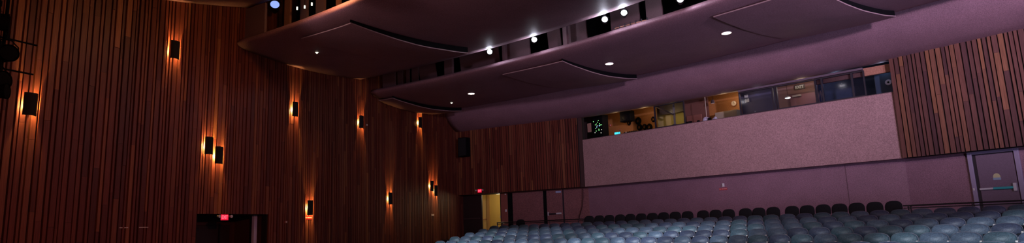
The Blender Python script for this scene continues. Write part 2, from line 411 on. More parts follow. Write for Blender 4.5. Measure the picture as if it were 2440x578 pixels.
xw = wl(1381, 360, LWP)[0]
cb = struct(place(MB().box(ll, xw, -.10, .018, HB, SOFF + .2).build('wall_panel_backing', M['groove']), *on_w(LWP)))
cb.name = 'wall_back_cladding'
p_ = boards(ll + .06, xw - .02, HB, SOFF + .15, depth=.04, wmin=.05, wmax=.12).build('wood_cladding', WOOD, cb); p_.location.y = -.10
struct(place(MB().box(xw + .01, lr - .03, -.06, .018, HB, SOFF + .2).build('trim_1', mat('dark brown reveal', (.05,.02,.018), .7)), *on_w(LWP)))
# pilasters and the recessed double door of the left facet
b = MB(); b.bbox(lll + .02, d1a - .0, -.05, .02, PLAT - .3, HB - .01, .008); b.bbox(d1b, d2a, -.05, .02, PLAT, HB - .01, .008)
struct(place(b.build('trim_2', mat('brick red paint', (.30,.10,.075), .6, vary=.1)), *on_w(LWL)))
# corridor behind the open doorway
xm = wl(1149, 500, LWL)[0]
b = MB(); b.box(xm - 1.9, d1b + 1.6, 1.9, 2.0, PLAT, dz + .3)
b.box(d1b + .15, d1b + .25, .25, 1.9, PLAT, dz + .3); b.box(xm - 2.0, xm - 1.9, .25, 1.9, PLAT, dz + .3); b.box(xm - 2.0, d1b + .2, .25, 2, dz + .25, dz + .35); b.box(xm - 2.0, d1b + .2, .26, 2, PLAT - .1, PLAT)
struct(place(b.build('wall_corridor', M['yellow']), *on_w(LWL)))
xk = wl(1160.5, 500, LWL, 1.85)[0]; xk2 = wl(1166, 500, LWL, 1.85)[0]
struct(place(MB().box(xk, xk2, 1.82, 1.9, PLAT, dz + .25).build('wall_corridor_return', M['brownc']), *on_w(LWL)))
# open leaf of yellow door at the back of the corridor with a lever
t = thing('corridor_handrail', 'short brown handrail on the yellow corridor wall', 'handrail', *on_w(LWL))
za = wl(1155, 522, LWL, 1.9)[2]; xa = wl(1151, 522, LWL, 1.84)[0]; xb = wl(1160, 522, LWL, 1.84)[0]
MB().cyl((xa, 1.80, za), (xb, 1.80, za + .02), .025).build('rail', M['beam'], t)
MB().cyl((xb - .05, 1.80, za), (xb - .05, 1.9, za), .015).build('bracket', M['darkmetal'], t)
# doorway 1: dark closed leaf on the left, frame
t = bpy.data.objects.new('door_2', None); COL.objects.link(t); t['kind'] = 'structure'; place(t, *on_w(LWL))
MB().bbox(d1a + .03, xm - .04, -.02, .03, PLAT, dz - .03, .006).build('door_leaf', M['doord'], t)
zb = wl(1125, 520, LWL)[2]
MB().bbox(d1a + .12, xm - .14, -.09, -.05, zb - .025, zb + .025, .008).cyl((d1a + .16, -.07, zb), (d1a + .16, 0, zb), .02).cyl((xm - .2, -.07, zb), (xm - .2, 0, zb), .02).build('panic_bar', mat('dull bar', (.10,.06,.06), .4, .3), t)
f = MB(); f.box(d1a, d1a + .03, -.06, .2, PLAT, dz); f.box(d1b - .035, d1b, -.06, .2, PLAT, dz); f.box(d1a + .03, d1b - .035, -.06, .2, dz - .03, dz); f.box(xm - .04, xm + .0, -.03, .06, PLAT, dz - .03)
f.build('door_frame', M['framed'], t)
hz = wl(1192, 516, LWL)[2]
MB().bbox(d1b - .08, d1b - .035, -.05, .0, hz - .06, hz + .06, .006).build('latch', M['chrome'], t)
# light switch
wall_box('light_switch', 'switch', 'white light switch on the red pilaster right of the yellow doorway', LWL, 1205, 501, .09, .13, .09, M['white'])
wall_box('smoke_sensor', 'sensor', 'tiny pale sensor at the top of the red pilaster under the cladding', LWL, 1203.5, 462, .08, .05, .09, M['white'])
# doors 3: big flush panels right of the pilaster
t = bpy.data.objects.new('door_3', None); COL.objects.link(t); t['kind'] = 'structure'; place(t, *on_w(LWL))
xA, xB = wl(1223, 500, LWL)[0], wl(1296, 500, LWL)[0]; xC, xD = wl(1304.5, 500, LWL)[0], wl(1342, 500, LWL)[0]
MB().box(d2a, xA - .02, -.03, .02, PLAT, HB - .02).build('dark_reveal', M['black'], t)
MB().bbox(xA, xB, -.05, .02, PLAT, HB - .03, .008).build('door_panel', M['lower2'], t)
MB().box(xB + .01, xC - .01, -.04, .02, PLAT, HB - .02).build('dark_reveal', M['black'], t)
leaf = MB().bbox(xC, xD, -.05, .02, PLAT, HB - .03, .008).build('door_leaf', M['lower2'], t)
zz = wl(1322, 508.5, LWL)[2]; xh = wl(1307.5, 508, LWL)[0]; xe0, xe1 = wl(1327, 508, LWL)[0], wl(1341, 508, LWL)[0]
MB().bbox(xh - .02, xh + .02, -.085, -.05, zz - .09, zz + .10, .005).build('handle_plate', M['chrome'], leaf)
MB().bbox(xh + .05, xe0, -.11, -.08, zz - .035, zz + .035, .006).build('panic_bar', M['framed'], leaf)
MB().bbox(xe0 + .01, xe1 - .03, -.12, -.08, zz - .035, zz + .045, .006).build('bar_end', M['chrome'], leaf)
xq = wl(1332, 456, LWL)[0]; zq = wl(1332, 456.5, LWL)[2]
MB().bbox(xq - .14, xq + .14, -.11, -.05, zq - .05, zq + .04, .006).build('door_closer', mat('pale blue closer', (.42,.5,.72), .4), t)
MB().box(xD + .01, xD + .06, -.04, .02, PLAT, HB - .02).build('door_frame', M['framed'], t)
# cable hanging at the join
pts = [wl(x, y, LWL, -.12) for x, y in ((1389, 449), (1389.5, 470), (1388, 490), (1384, 504), (1381, 514), (1380, 522))]
tag(place(MB().tube(pts, .014, 6).build('hanging_cable', M['black']), *on_w(LWL)), 'thin black cable hanging down the rear wall left of the long mauve wall', 'cable')

# centre facet
cll = wl(1401, 443, CWL)[0]; crl = wl(2155, 380, CWL)[0]; b = MB(); b.box(cll, crl, .02, .25, PLAT - .8, HB + .02)
struct(place(b.build('wall_back_lower', M['lower']), *on_w(CWL)))
b = MB(); b.box(cl, cr_ - .0, -.06, .14, HB, SILL)
struct(place(b.build('wall_back_booth_front', M['booth']), *on_w(CWP)))
struct(place(MB().box(cl, cr_, -.075, .0, SILL, SILL + .02).build('trim_3', mat('booth sill', (.12,.07,.075), .5)), *on_w(CWP)))
# panel seams of the lower wall
b = MB()
for px in (2019,):
    x = wl(px, 440, CWL)[0]; b.box(x - .008, x + .008, .008, .02, PLAT, HB)
struct(place(b.build('trim_4', mat('seam', (.15,.08,.10), .6)), *on_w(CWL)))
# right facet
dl_, dr_ = wl(2321, 400, RWL)[0], wl(2421, 390, RWL)[0]; dtz = wl(2370, 363, RWL)[2]
rll = wl(2155, 380, RWL)[0]; b = MB(); b.box(rll, rll + XR_END + .5, .02, .25, PLAT - .8, HB + .2); struct(place(b.build('wall_back_right', M['lower']), *on_w(RWL)))
xr0 = wl(2168, 376, RWP)[0]; xr0 = rl + .02
cb2 = struct(place(MB().box(xr0, rr, -.12, .018, HB, SOFF + .12).build('wall_back_right_cladding', M['groove']), *on_w(RWP)))
p_ = boards(xr0 + .0, rr - .02, HB, SOFF + .10, depth=.04, wmin=.06, wmax=.13, gmin=.030, gmax=.048).build('wood_cladding', WOODR, cb2); p_.location.y = -.12
struct(place(MB().box(xr0 - .02, rr, -.185, -.0, SOFF + .10, SOFF + .125).build('trim_7', mat('pale top trim', (.34,.25,.28), .5)), *on_w(RWP)))
t = bpy.data.objects.new('door_4', None); COL.objects.link(t); t['kind'] = 'structure'; place(t, *on_w(RWL))
fw = .12
f = MB(); f.bbox(dl_ - fw, dl_, -.07, .02, PLAT, dtz + fw, .008); f.bbox(dr_, dr_ + fw, -.07, .02, PLAT, dtz + fw, .008); f.bbox(dl_, dr_, -.07, .02, dtz, dtz + fw, .008); f.build('door_frame', M['frame'], t)
MB().box(dl_, dl_ + .09, -.03, .02, PLAT, dtz).box(dl_, dr_, -.03, .02, dtz - .035, dtz).build('dark_gap', M['framed'], t)
leaf = MB().bbox(dl_ + .09, dr_ - .03, -.045, .015, PLAT, dtz - .035, .006).build('door_leaf', M['door'], t)
a = wl(2336, 452, RWL, -.05); c = wl(2424, 443, RWL, -.05); mx = (a[0]*.62 + c[0]*.38)
zb = (a[2] + c[2]) / 2
MB().bbox(a[0], mx, -.12, -.085, zb - .03, zb + .03, .008).build('bar_end', M['chrome'], leaf)
MB().bbox(mx, dr_ - .10, -.125, -.08, zb - .035, zb + .035, .008).build('panic_bar', M['teal'], leaf)
MB().bbox(dr_ - .13, dr_ - .05, -.13, -.045, zb - .11, zb + .13, .008).build('latch_case', M['chrome'], leaf)
sx, _, sz = wl(2375, 420, RWL, -.05); b = MB(); n = 12
arc = [(sx + .09*cos(pi*i/n), sz + .0 + .10*sin(pi*i/n)) for i in range(n + 1)] + [(sx - .09, sz - .03), (sx + .09, sz - .03)]
b.prism(arc, 1, -.0525, -.046); b.build('sticker', M['stickery'], leaf)
MB().box(sx - .095, sx + .095, -.053, -.046, sz - .10, sz - .03).build('sticker', M['stickerb'], leaf)
wall_box('key_switch', 'switch', 'small white switch on the left frame of the purple door', RWL, 2320, 450.5, .05, .08, .075, M['white'])
# sign and light on the centre lower wall
red_sign(CWL, 1723, 449.5, 'red NO SMOKING sign alone on the long rear wall above the seats', .34, .085, 0)
wall_box('emergency_light', 'light fitting', 'small white light box fixed just above the red sign on the rear wall', CWL, 1722.5, 440, .10, .14, .03, M['white'], True)
# corner loudspeaker
x0, _, z0 = wl(1104, 350, LWP, -.5)
t = thing('corner_loudspeaker', 'black loudspeaker hung high in the back left corner under the rear soffit', 'loudspeaker', at(LWP, x0, -.42, z0 - .5), hue(LWP))
MB().bbox(-.26, .26, -.2, .2, 0, 1.0, .02).build('cabinet', M['black'], t); MB().box(-.23, .23, -.212, -.2, .04, .96).build('grille', mat('grille', (.01,.01,.011), .9, vary=.5, scale=200), t)
MB().box(-.04, .04, .19, .27, .6, .75).build('wall_bracket', M['blackm'], t)

# ------------------------------------------------------------------ floor, stepped
def phi_left(R, off=.08):                 # where the circle of radius R meets the left wall (off metres in front)
    lo, hi = radians(-5), radians(60)
    for _ in range(50):
        m = (lo + hi)/2; p = pol(R, m)
        if (p - WLP['o']).dot(WLP['n']) > -off: lo = m
        else: hi = m
    return hi
PHE = radians(66)
def ring(b, prof, offs=.08, n=60, ph0=None, ph1=None, closed=False, smooth=True):
    vs = []; m = len(prof)
    for (R, h) in prof:
        a0 = phi_left(R, offs) if ph0 is None else ph0; a1 = PHE if ph1 is None else ph1
        for i in range(n + 1): vs.append(pol(R, a0 + (a1 - a0)*i/n, h))
    fs = []
    for j in range(m if closed else m - 1):
        for i in range(n):
            j2 = (j + 1) % m; fs.append((j*(n+1)+i, j*(n+1)+i+1, j2*(n+1)+i+1, j2*(n+1)+i))
    if closed:
        fs.append(tuple(j*(n+1) for j in range(m))); fs.append(tuple(j*(n+1)+n for j in range(m))[::-1])
    return b.add(vs, fs, smooth)
R2, PIT, H2, ST = 48.28, 1.271, .081, .124
SH = .85
prof = [(52.8, -.50), (49.35, -.50), (49.35, H2 - SH)]
Rr = 49.35
for k in range(1, 16):
    Rr -= PIT if k > 1 else .62; prof += [(Rr, H2 - SH - ST*(k-1)), (Rr, H2 - SH - ST*k)]
prof = [(R, h) for R, h in prof if h > -2.6]
prof += [(prof[-1][0], -2.6), (14, -2.6)]
b = MB(); ring(b, prof, offs=-.15, smooth=False)
# a flat slab under it all, reaching behind the camera
b.box(-40, 40, -16, 34, -.3, -.004)
struct(b.build('floor', M['carpet']))

# ------------------------------------------------------------------ ceiling clouds
def smoothprof(pts, k=3):
    out = []
    for i in range(len(pts) - 1):
        p0 = pts[max(i-1, 0)]; p1 = pts[i]; p2 = pts[i+1]; p3 = pts[min(i+2, len(pts)-1)]
        for j in range(k):
            t = j/k
            out.append(tuple(.5*((2*p1[a]) + (-p0[a]+p2[a])*t + (2*p0[a]-5*p1[a]+4*p2[a]-p3[a])*t*t + (-p0[a]+3*p1[a]-3*p2[a]+p3[a])*t**3) for a in (0, 1)))
    return out + [pts[-1]]
C1 = [(36.42,6.20),(36.26,6.14),(36.2,6.04),(36.28,5.95),(36.6,5.89),(37.3,5.86),(38.4,5.85),(39.7,5.90),(41.1,6.03),(42.6,6.22)]
C2 = [(43.55,5.99),(43.38,5.93),(43.3,5.83),(43.38,5.74),(43.7,5.66),(44.4,5.62),(45.6,5.61),(46.8,5.66),(48.1,5.78),(49.3,5.97)]
C3 = [(50.3,6.9),(50.02,6.5),(49.92,6.15),(49.95,5.88),(50.1,5.64),(50.35,5.44),(50.7,5.27),(51.1,5.14),(51.6,5.07)]
C0 = [(29.6,6.9),(29.3,6.6),(29.5,6.4),(30.6,6.30),(32.2,6.36),(33.6,6.57),(35.2,6.95),(36.6,7.33)]
def cloud(name, prof, label, thick=.10):
    p = smoothprof(prof); top = [(R, max(h + thick, 0)) for R, h in reversed(prof[1:-1])]
    top[0] = (prof[-1][0] - .02, prof[-1][1] + .06)
    q = p + [(prof[-1][0], prof[-1][1] + .06)] + [(R, h + .35*0 + thick + .12) for R, h in reversed(prof[4:-1])] + [(prof[0][0] + .25, prof[0][1])]
    b = MB(); ring(b, q, n=96, closed=True); o = b.build(name, M['cloud'])
    struct(o); return o
cloud('ceiling_cloud', C0, ''); bpy.data.objects['ceiling_cloud'].name = 'ceiling_1'
cloud('ceiling_2', C1, ''); cloud('ceiling_3', C2, '')
b = MB(); ring(b, smoothprof(C3) + [(51.9, 5.10), (51.9, 6.9)], n=96, closed=True, offs=.06); struct(b.build('ceiling_4', M['cloud']))

def prof_h(prof, R):
    for (a, h), (c, g) in zip(prof, prof[1:]):
        if a <= R <= c: return h + (g - h)*(R - a)/(c - a)
    return prof[-1][1]
def patch(prof, R0, R1, a0, a1, drop, label, th=.032):
    b = MB(); nr, na = 14, 12; top = []; bot = []
    for i in range(nr + 1):
        R = R0 + (R1 - R0)*i/nr
        h0 = prof_h(prof, max(R, prof[4][0]))
        for j in range(na + 1):
            h = h0 - .04 - (drop - .04)*min(1, j/na*1.25)*(.35 + .65*min(1, i/nr*2))
            a = max(a0 + (a1 - a0)*j/na, phi_left(R, .1) if a0 < radians(30) else 0)
            bot.append(pol(R, a, h - th)); top.append(pol(R, a, h))
    N_ = len(bot); vs = bot + top; W_ = na + 1; fs = []; es = []
    for i in range(nr):
        for j in range(na):
            q = (i*W_+j, i*W_+j+1, (i+1)*W_+j+1, (i+1)*W_+j); fs.append(q); fs.append(tuple(N_ + k for k in q[::-1]))
    for i in range(nr):
        es.append((i*W_, (i+1)*W_, N_+(i+1)*W_, N_+i*W_)); es.append((i*W_+na, (i+1)*W_+na, N_+(i+1)*W_+na, N_+i*W_+na))
    for j in range(na):
        es.append((j, j+1, N_+j+1, N_+j)); o_ = nr*W_; es.append((o_+j, o_+j+1, N_+o_+j+1, N_+o_+j))
    root = thing('ceiling_panel', label, 'ceiling panel')
    MB().add(vs, fs, True).build('panel_face', M['patch'], root); MB().add(vs, es).build('lit_edge', M['edge'], root, label='panel edge with caught light put into its colour')
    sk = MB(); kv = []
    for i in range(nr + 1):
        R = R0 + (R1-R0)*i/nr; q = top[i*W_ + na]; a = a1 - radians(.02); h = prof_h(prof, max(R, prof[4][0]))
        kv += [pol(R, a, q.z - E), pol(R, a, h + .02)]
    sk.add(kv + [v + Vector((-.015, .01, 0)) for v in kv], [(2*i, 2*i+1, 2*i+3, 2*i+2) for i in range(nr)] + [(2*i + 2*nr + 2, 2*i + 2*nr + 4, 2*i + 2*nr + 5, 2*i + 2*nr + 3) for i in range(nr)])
    sk.build('gap_shade_strip', M['black'], root)  # black strip paints the shade of the gap between panel and cloud
    hg = MB()
    for fr_, fa in ((.3, .3), (.3, .7), (.75, .3), (.75, .7)):
        R = R0 + (R1-R0)*fr_; a = a0 + (a1-a0)*fa
        if a < phi_left(R, .3): continue
        h = prof_h(prof, R); hg.cyl(pol(R, a, h - drop - .01), pol(R, a, h + .03), .012, n=6)

PG = None
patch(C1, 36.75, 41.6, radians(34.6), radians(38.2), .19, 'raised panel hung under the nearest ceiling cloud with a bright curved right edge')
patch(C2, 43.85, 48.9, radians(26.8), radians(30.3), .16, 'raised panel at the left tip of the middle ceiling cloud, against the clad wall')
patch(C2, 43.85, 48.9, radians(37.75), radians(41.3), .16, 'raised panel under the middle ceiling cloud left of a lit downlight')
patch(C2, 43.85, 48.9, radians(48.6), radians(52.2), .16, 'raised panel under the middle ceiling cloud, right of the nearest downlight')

# roof and dark backing behind the slots
b = MB(); b.box(-45, 45, -18, 45, ZTOP, ZTOP + .2); struct(b.build('ceiling_roof', M['black']))
for nm, R, h0, h1 in (('wall_slot_1', 38.8, 6.25, 9.1), ('wall_slot_2', 46.2, 6.05, 9.1)):
    b = MB(); ring(b, [(R, h0), (R + .1, h0), (R + .1, h1), (R, h1)], closed=True, smooth=False); struct(b.build(nm, M['black']))
b = MB(); ring(b, [(49.5, 6.5), (49.9, 6.5), (49.9, 9.1), (49.5, 9.1)], closed=True, smooth=False); struct(b.build('wall_slot_3', M['black']))

# baffles standing in the two visible slots
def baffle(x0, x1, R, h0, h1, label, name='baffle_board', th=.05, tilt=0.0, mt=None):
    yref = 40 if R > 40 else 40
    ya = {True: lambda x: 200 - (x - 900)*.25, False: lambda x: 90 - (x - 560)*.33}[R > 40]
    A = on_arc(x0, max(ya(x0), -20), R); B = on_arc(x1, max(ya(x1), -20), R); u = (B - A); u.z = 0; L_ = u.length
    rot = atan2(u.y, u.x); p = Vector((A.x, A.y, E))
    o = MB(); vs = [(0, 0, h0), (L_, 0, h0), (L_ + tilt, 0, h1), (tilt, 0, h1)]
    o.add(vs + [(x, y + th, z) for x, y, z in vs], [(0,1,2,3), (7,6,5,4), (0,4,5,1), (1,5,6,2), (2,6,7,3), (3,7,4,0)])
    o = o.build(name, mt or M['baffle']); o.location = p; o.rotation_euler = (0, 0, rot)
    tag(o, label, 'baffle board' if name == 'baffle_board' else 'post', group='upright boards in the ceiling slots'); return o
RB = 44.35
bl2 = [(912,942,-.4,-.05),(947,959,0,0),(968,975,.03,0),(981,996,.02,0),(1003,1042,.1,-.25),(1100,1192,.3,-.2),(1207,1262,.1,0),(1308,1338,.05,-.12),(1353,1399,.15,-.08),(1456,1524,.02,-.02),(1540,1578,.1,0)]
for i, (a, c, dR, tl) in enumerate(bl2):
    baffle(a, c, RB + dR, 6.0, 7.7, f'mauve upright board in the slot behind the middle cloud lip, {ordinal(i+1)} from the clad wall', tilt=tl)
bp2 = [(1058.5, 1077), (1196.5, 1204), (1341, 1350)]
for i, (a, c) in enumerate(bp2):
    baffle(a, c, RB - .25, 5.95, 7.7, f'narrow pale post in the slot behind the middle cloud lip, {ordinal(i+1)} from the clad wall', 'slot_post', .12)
ORG = mat('warm-lit post and bronze rail', (.34,.15,.09), .6, vary=.15)  # warm slot light painted into the posts; plain bronze on the rail
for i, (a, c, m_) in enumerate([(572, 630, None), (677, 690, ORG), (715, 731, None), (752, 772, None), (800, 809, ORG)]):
    baffle(max(a, 582), c, 36.5 if i == 0 else 37.4, 6.2, 7.25 if i == 0 else 8.6, (f'mauve upright board in the slot above the nearest cloud lip, {ordinal([0,0,1,2,0][i]+1)} from the clad wall' if m_ is None else f'post with warm lamp light put into its colour, in the slot above the nearest cloud lip, {"left" if i == 1 else "right"} one'), 'baffle_board' if m_ is None else 'slot_post', .08, mt=m_)

# ------------------------------------------------------------------ stage spotlights in the slots
def spot_fixture(lensmat, r=.10, L_=.34, light=None, name='stage_spotlight'):
    t = thing(name, 'x', 'stage light')
    MB().tube([(0, 0, 0), (0, .05, 0), (0, L_*.6, 0), (0, L_, 0)], [r*1.18, r*1.1, r*1.0, r*.6], 20, cap=False).disc((0, L_, 0), (0, 1, 0), r*.6, 20).build('body', M['blackm'], t)
    MB().disc((0, .012, 0), (0, -1, 0), r, 24, .02).build('lens', lensmat, t)
    y = MB(); y.tube([(-r*1.35, .15, 0), (-r*1.35, .15, r*1.2), (-r*.5, .15, r*2.0), (r*.5, .15, r*2.0), (r*1.35, .15, r*1.2), (r*1.35, .15, 0)], .012, 6); y.cyl((-r*1.35, .15, 0), (-r*.98, .15, 0), .014); y.cyl((r*1.35, .15, 0), (r*.98, .15, 0), .014)
    y.build('yoke', M['blackm'], t)
    MB().bbox(-.03, .03, .12, .18, r*2.0, r*2.0 + .10, .006).cyl((0, .15, r*2.1 + .05), (0, .15, r*2.1 + .45), .018).build('clamp', M['darkmetal'], t)
    if light:
        ld = bpy.data.lights.new('spot_glow', 'POINT'); ld.energy = light[0]; ld.color = light[1]; ld.shadow_soft_size = .07
        lo = bpy.data.objects.new('spot_glow', ld); COL.objects.link(lo); lo.parent = t; lo.location = (0, -.12, 0)
    return t
base = None
SL = [(1167, 123, 'lit stage spotlight in the middle slot, farthest left of the five'), (1273, 94, 'lit stage spotlight in the middle slot, second from the clad wall'),
      (1441, 46, 'lit stage spotlight in the middle slot, left one of the two close together'), (1487, 30, 'lit stage spotlight in the middle slot, right one of the two close together'),
      (1621, -2, 'lit stage spotlight glowing at the top edge of the picture, rightmost of the five')]
for px, py, lb in SL:
    p = on_arc(px, py, 42.95); d = (EYE - p); rot = atan2(-d.x, d.y) + pi
    rot = atan2(d.x, -d.y)
    if base is None: base = spot_fixture(M['lensw'], .085, light=(24, (.78, .80, 1))); base.location = p; base.rotation_euler = (0, 0, rot); base['label'] = lb; base['group'] = 'lit spotlights in the middle ceiling slot'
    else: copy_thing(base, p, rot, lb)
p = on_arc(655, 10, 37.0); d = EYE - p
t = spot_fixture(M['lensb'], .14, .45, name='stage_spotlight'); t.location = p; t.rotation_euler = (radians(-12), 0, atan2(d.x, -d.y)); t['label'] = 'large unlit stage light with a pale blue lens above the nearest cloud lip'
for i, (px, py) in enumerate(((708, 20), (726, 17), (743, 10))):
    p = on_arc(px, py, 37.0); d = EYE - p
    t = thing('indicator_lamp', f'tiny pale lamp in the upper left slot, {ordinal(i+1)} from the large blue lens', 'lamp', p, atan2(d.x, -d.y), 'tiny lamps in the upper slot')
    MB().cyl((0, 0, -.04), (0, 0, .05), .025).build('lamp_body', M['ledw'], t); MB().cyl((0, .0, .05), (0, 0, .5), .008).build('stem', M['blackm'], t)
# rail with clamps on the middle cloud lip
t = thing('lighting_rail', 'short bronze rail with clamps on the middle cloud lip below the close pair of spotlights', 'rail')
A = on_arc(1464, 68, 43.45); B = on_arc(1542, 47, 43.45)
MB().cyl(A, B, .014, n=8).build('pipe', ORG, t)
for k in range(7):
    q = A.lerp(B, k/6); MB().box(-.018, .018, -.02, .02, -.16 if k % 2 else -.09, .07, Matrix.Translation(q)).build('clamp', M['darkmetal'], t)

# ------------------------------------------------------------------ recessed downlights
def downlight(px, py, R, prof, r, mt, label, lit):
    p = on_arc(px, py, R); a = phi_of(p); h = prof_h(prof, R)
    # keep it on the cloud surface: search the radius at which the direction meets the surface
    for k in range(200):
        Rk = prof[4][0] + .2 + (prof[-1][0] - prof[4][0] - .3)*k/199; q = on_arc(px, py, Rk)
        if abs(q.z - E - prof_h(prof, Rk)) < .03: p = q; R = Rk; h = prof_h(prof, Rk); break
    a = phi_of(p); p = pol(R, a, h)
    t = thing('recessed_downlight' if lit else 'ceiling_sensor', label, 'downlight' if lit else 'ceiling sensor', p, -a)
    MB().tube([(0, 0, .02), (0, 0, -.015)], [r*1.25, r*1.15], 24, cap=False).tube([(0, 0, -.015), (0, 0, .02)], [r*1.15, r*.95], 24, cap=False).build('trim_ring', M['white'], t)
    MB().disc((0, 0, -.012), (0, 0, -1), r, 24, .015 if lit else .05).build('lens' if lit else 'sensor_head', mt, t)
    if lit:
        ld = bpy.data.lights.new('downlight_beam', 'SPOT'); ld.energy = 12; ld.color = (1, .80, .62); ld.spot_size = radians(110); ld.spot_blend = .9; ld.shadow_soft_size = .1
        lo = bpy.data.objects.new('downlight_beam', ld); COL.objects.link(lo); lo.parent = t; lo.location = (0, 0, -.06)
for px, py, lb in ((1123, 224, 'lit warm downlight in the middle cloud, nearest the clad left wall'), (1452, 153, 'lit warm downlight in the middle cloud, middle of the three'), (1731, 80, 'lit warm downlight in the middle cloud, nearest the right raised panel')):
    downlight(px, py, 45.6, C2, .13, M['warm'], lb, True)
downlight(755, 125, 37.5, C1, .05, M['ledw'], 'small round pale ceiling sensor on the nearest cloud', False)
downlight(1076, 245, 46.5, C2, .05, M['ledw'], 'small round pale ceiling sensor near the left tip of the middle cloud', False)

# ------------------------------------------------------------------ projection booth behind the centre facet
BZ0, BZ1, BD = SILL - 1.0, SOFF + .85, 3.0
def bw(px, py, dep): return wl(px, py, CWP, dep)
def bx(px, dep, py=None):
    return wl(px, py if py is not None else 330 - (px - 1395)*.155, CWP, dep)[0]
b = MB(); x0, x1 = cl + .02, cr_ - .02
b.box(x0 - 1.8, x1 + .6, .14, BD + .1, BZ0 - .1, BZ0); b.box(x0 - 1.8, x1 + .6, .14, BD + .1, BZ1, BZ1 + .1)
struct(place(b.build('floor_booth', M['boothd']), *on_w(CWP)))
# back wall in stretches of different finish (each edge seen through the opening at its own depth)
def backwall(pa, pb, dep, mt, name):
    o = MB().box(bx(pa, dep), bx(pb, dep), dep, dep + .08, BZ0, BZ1); return struct(place(o.build(name, mt), *on_w(CWP)))
backwall(1330, 1437, 1.6, M['boothd'], 'wall_booth_1')
backwall(1437, 1566, 2.2, M['orange'], 'wall_booth_2')
backwall(1562, 1636, 2.9, M['yellow'], 'wall_booth_3')
backwall(1632, 1690, 1.5, mat('booth brown wall', (.14,.055,.04), .7), 'wall_booth_4')
backwall(1686, 1768, 2.0, M['orange'], 'wall_booth_5')
backwall(1764, 1858, 2.4, mat('booth violet wall', (.17,.15,.22), .8, vary=.1), 'wall_booth_6')
backwall(1854, 1952, 2.0, mat('booth tan wall', (.42,.22,.15), .7, vary=.1), 'wall_booth_7')
backwall(1948, 2200, 2.2, M['boothb'], 'wall_booth_8')
struct(place(MB().box(x0 - 1.8, x1 + .6, 3.0, 3.08, BZ0, BZ1).build('wall_booth_9', M['boothd']), *on_w(CWP)))
# booth windows
def window(idx, pl, pr, ptop, pbot, mull=(), topdrop=0.0):
    t = bpy.data.objects.new(f'window_{idx}', None); COL.objects.link(t); t['kind'] = 'structure'; place(t, *on_w(CWP))
    a, c = bx(pl, .02), bx(pr, .02); z0 = SILL + .02; z1 = SILL + ptop; w_ = .04
    f = MB(); f.box(a, a + w_, -.02, .06, z0, z1); f.box(c - w_, c, -.02, .06, z0, z1); f.box(a + w_, c - w_, -.02, .06, z0, z0 + w_); f.box(a + w_, c - w_, -.02, .06, z1 - w_, z1)
    f.build('window_frame', M['framed'], t)
    for m_ in mull:
        x = bx(m_, .02); MB().box(x - .03, x + .03, -.02, .06, z0 + w_, z1 - w_).build('mullion', M['framed'], t)
    MB().box(a + w_, c - w_, .015, .022, z0 + w_, z1 - w_).build('pane', M['glass'], t); return t
window(1, 1562, 1634, 1.02, 0)
window(2, 1765, 1853, .93, 0, (1845,))
window(3, 1854, 1949, .93, 0)
window(4, 1948, 2066, .93, 0, (1964, 2036))
# pale reveal above the windows and wood beam at the right end
a, c = bx(1765, 0), bx(2064, 0)
struct(place(MB().box(a, c, -.05, .06, SILL + .95, SILL + 1.02).build('trim_5', mat('window head', (.14,.10,.13), .45)), *on_w(CWP)))
a, c = bx(1950, .3), bx(2150, .1)
tag(place(MB().bbox(a, cr_ - .03, .12, .25, SILL + .74, SILL + 1.02, .01).build('wood_beam', M['beam']), *on_w(CWP)), 'reddish wooden beam across the booth opening above the round white speaker cones', 'beam')
def booth(name, label, cat, px, py, dep, build, group=None):
    x, y, z = bw(px, py, dep); t = thing(name, label, cat, at(CWP, x, y, z), hue(CWP), group); build(t); return t
# equipment rack with lights
def rack(t):
    MB().bbox(-.30, .30, 0, .5, -1.2, .55, .015).build('cabinet', M['black'], t)
    random.seed(3)
    for m_, n in (('ledg', 14), ('ledb', 3), ('ledw', 4)):
        b = MB()
        for _ in range(n):
            x, z = random.uniform(-.24, .24), random.uniform(-.25, .35) if m_ == 'ledg' else random.uniform(-.4, .05); b.box(x - .014, x + .014, -.01, 0, z - .014, z + .014)
        b.build('indicator_lights', M[m_], t)
booth('equipment_rack', 'tall black equipment rack with green and blue indicator lights at the booth left end', 'equipment rack', 1424, 300, .9, rack)
booth('notice_board', 'small pinkish board standing at the far left end of the booth', 'board', 1404, 304, .45, lambda t: (MB().bbox(-.11, .11, 0, .02, -.22, .22, .004).build('board_face', M['pink'], t), MB().box(-.12, .12, -.005, .03, .22, .24).box(-.12, .12, -.005, .03, -.24, -.22).build('board_frame', M['black'], t)))
def spk(t): MB().bbox(-.30, .30, 0, .4, -.22, .30, .02).build('cabinet', M['black'], t); MB().disc((0, -.004, 0), (0, -1, 0), .15, 20, .01).build('cone', M['blackm'], t); MB().box(-.03, .03, .15, .2, .3, .6).build('hanging_bracket', M['blackm'], t)
booth('booth_monitor_speaker', 'black monitor speaker hung high against the orange booth wall', 'loudspeaker', 1489, 278, 1.3, spk)
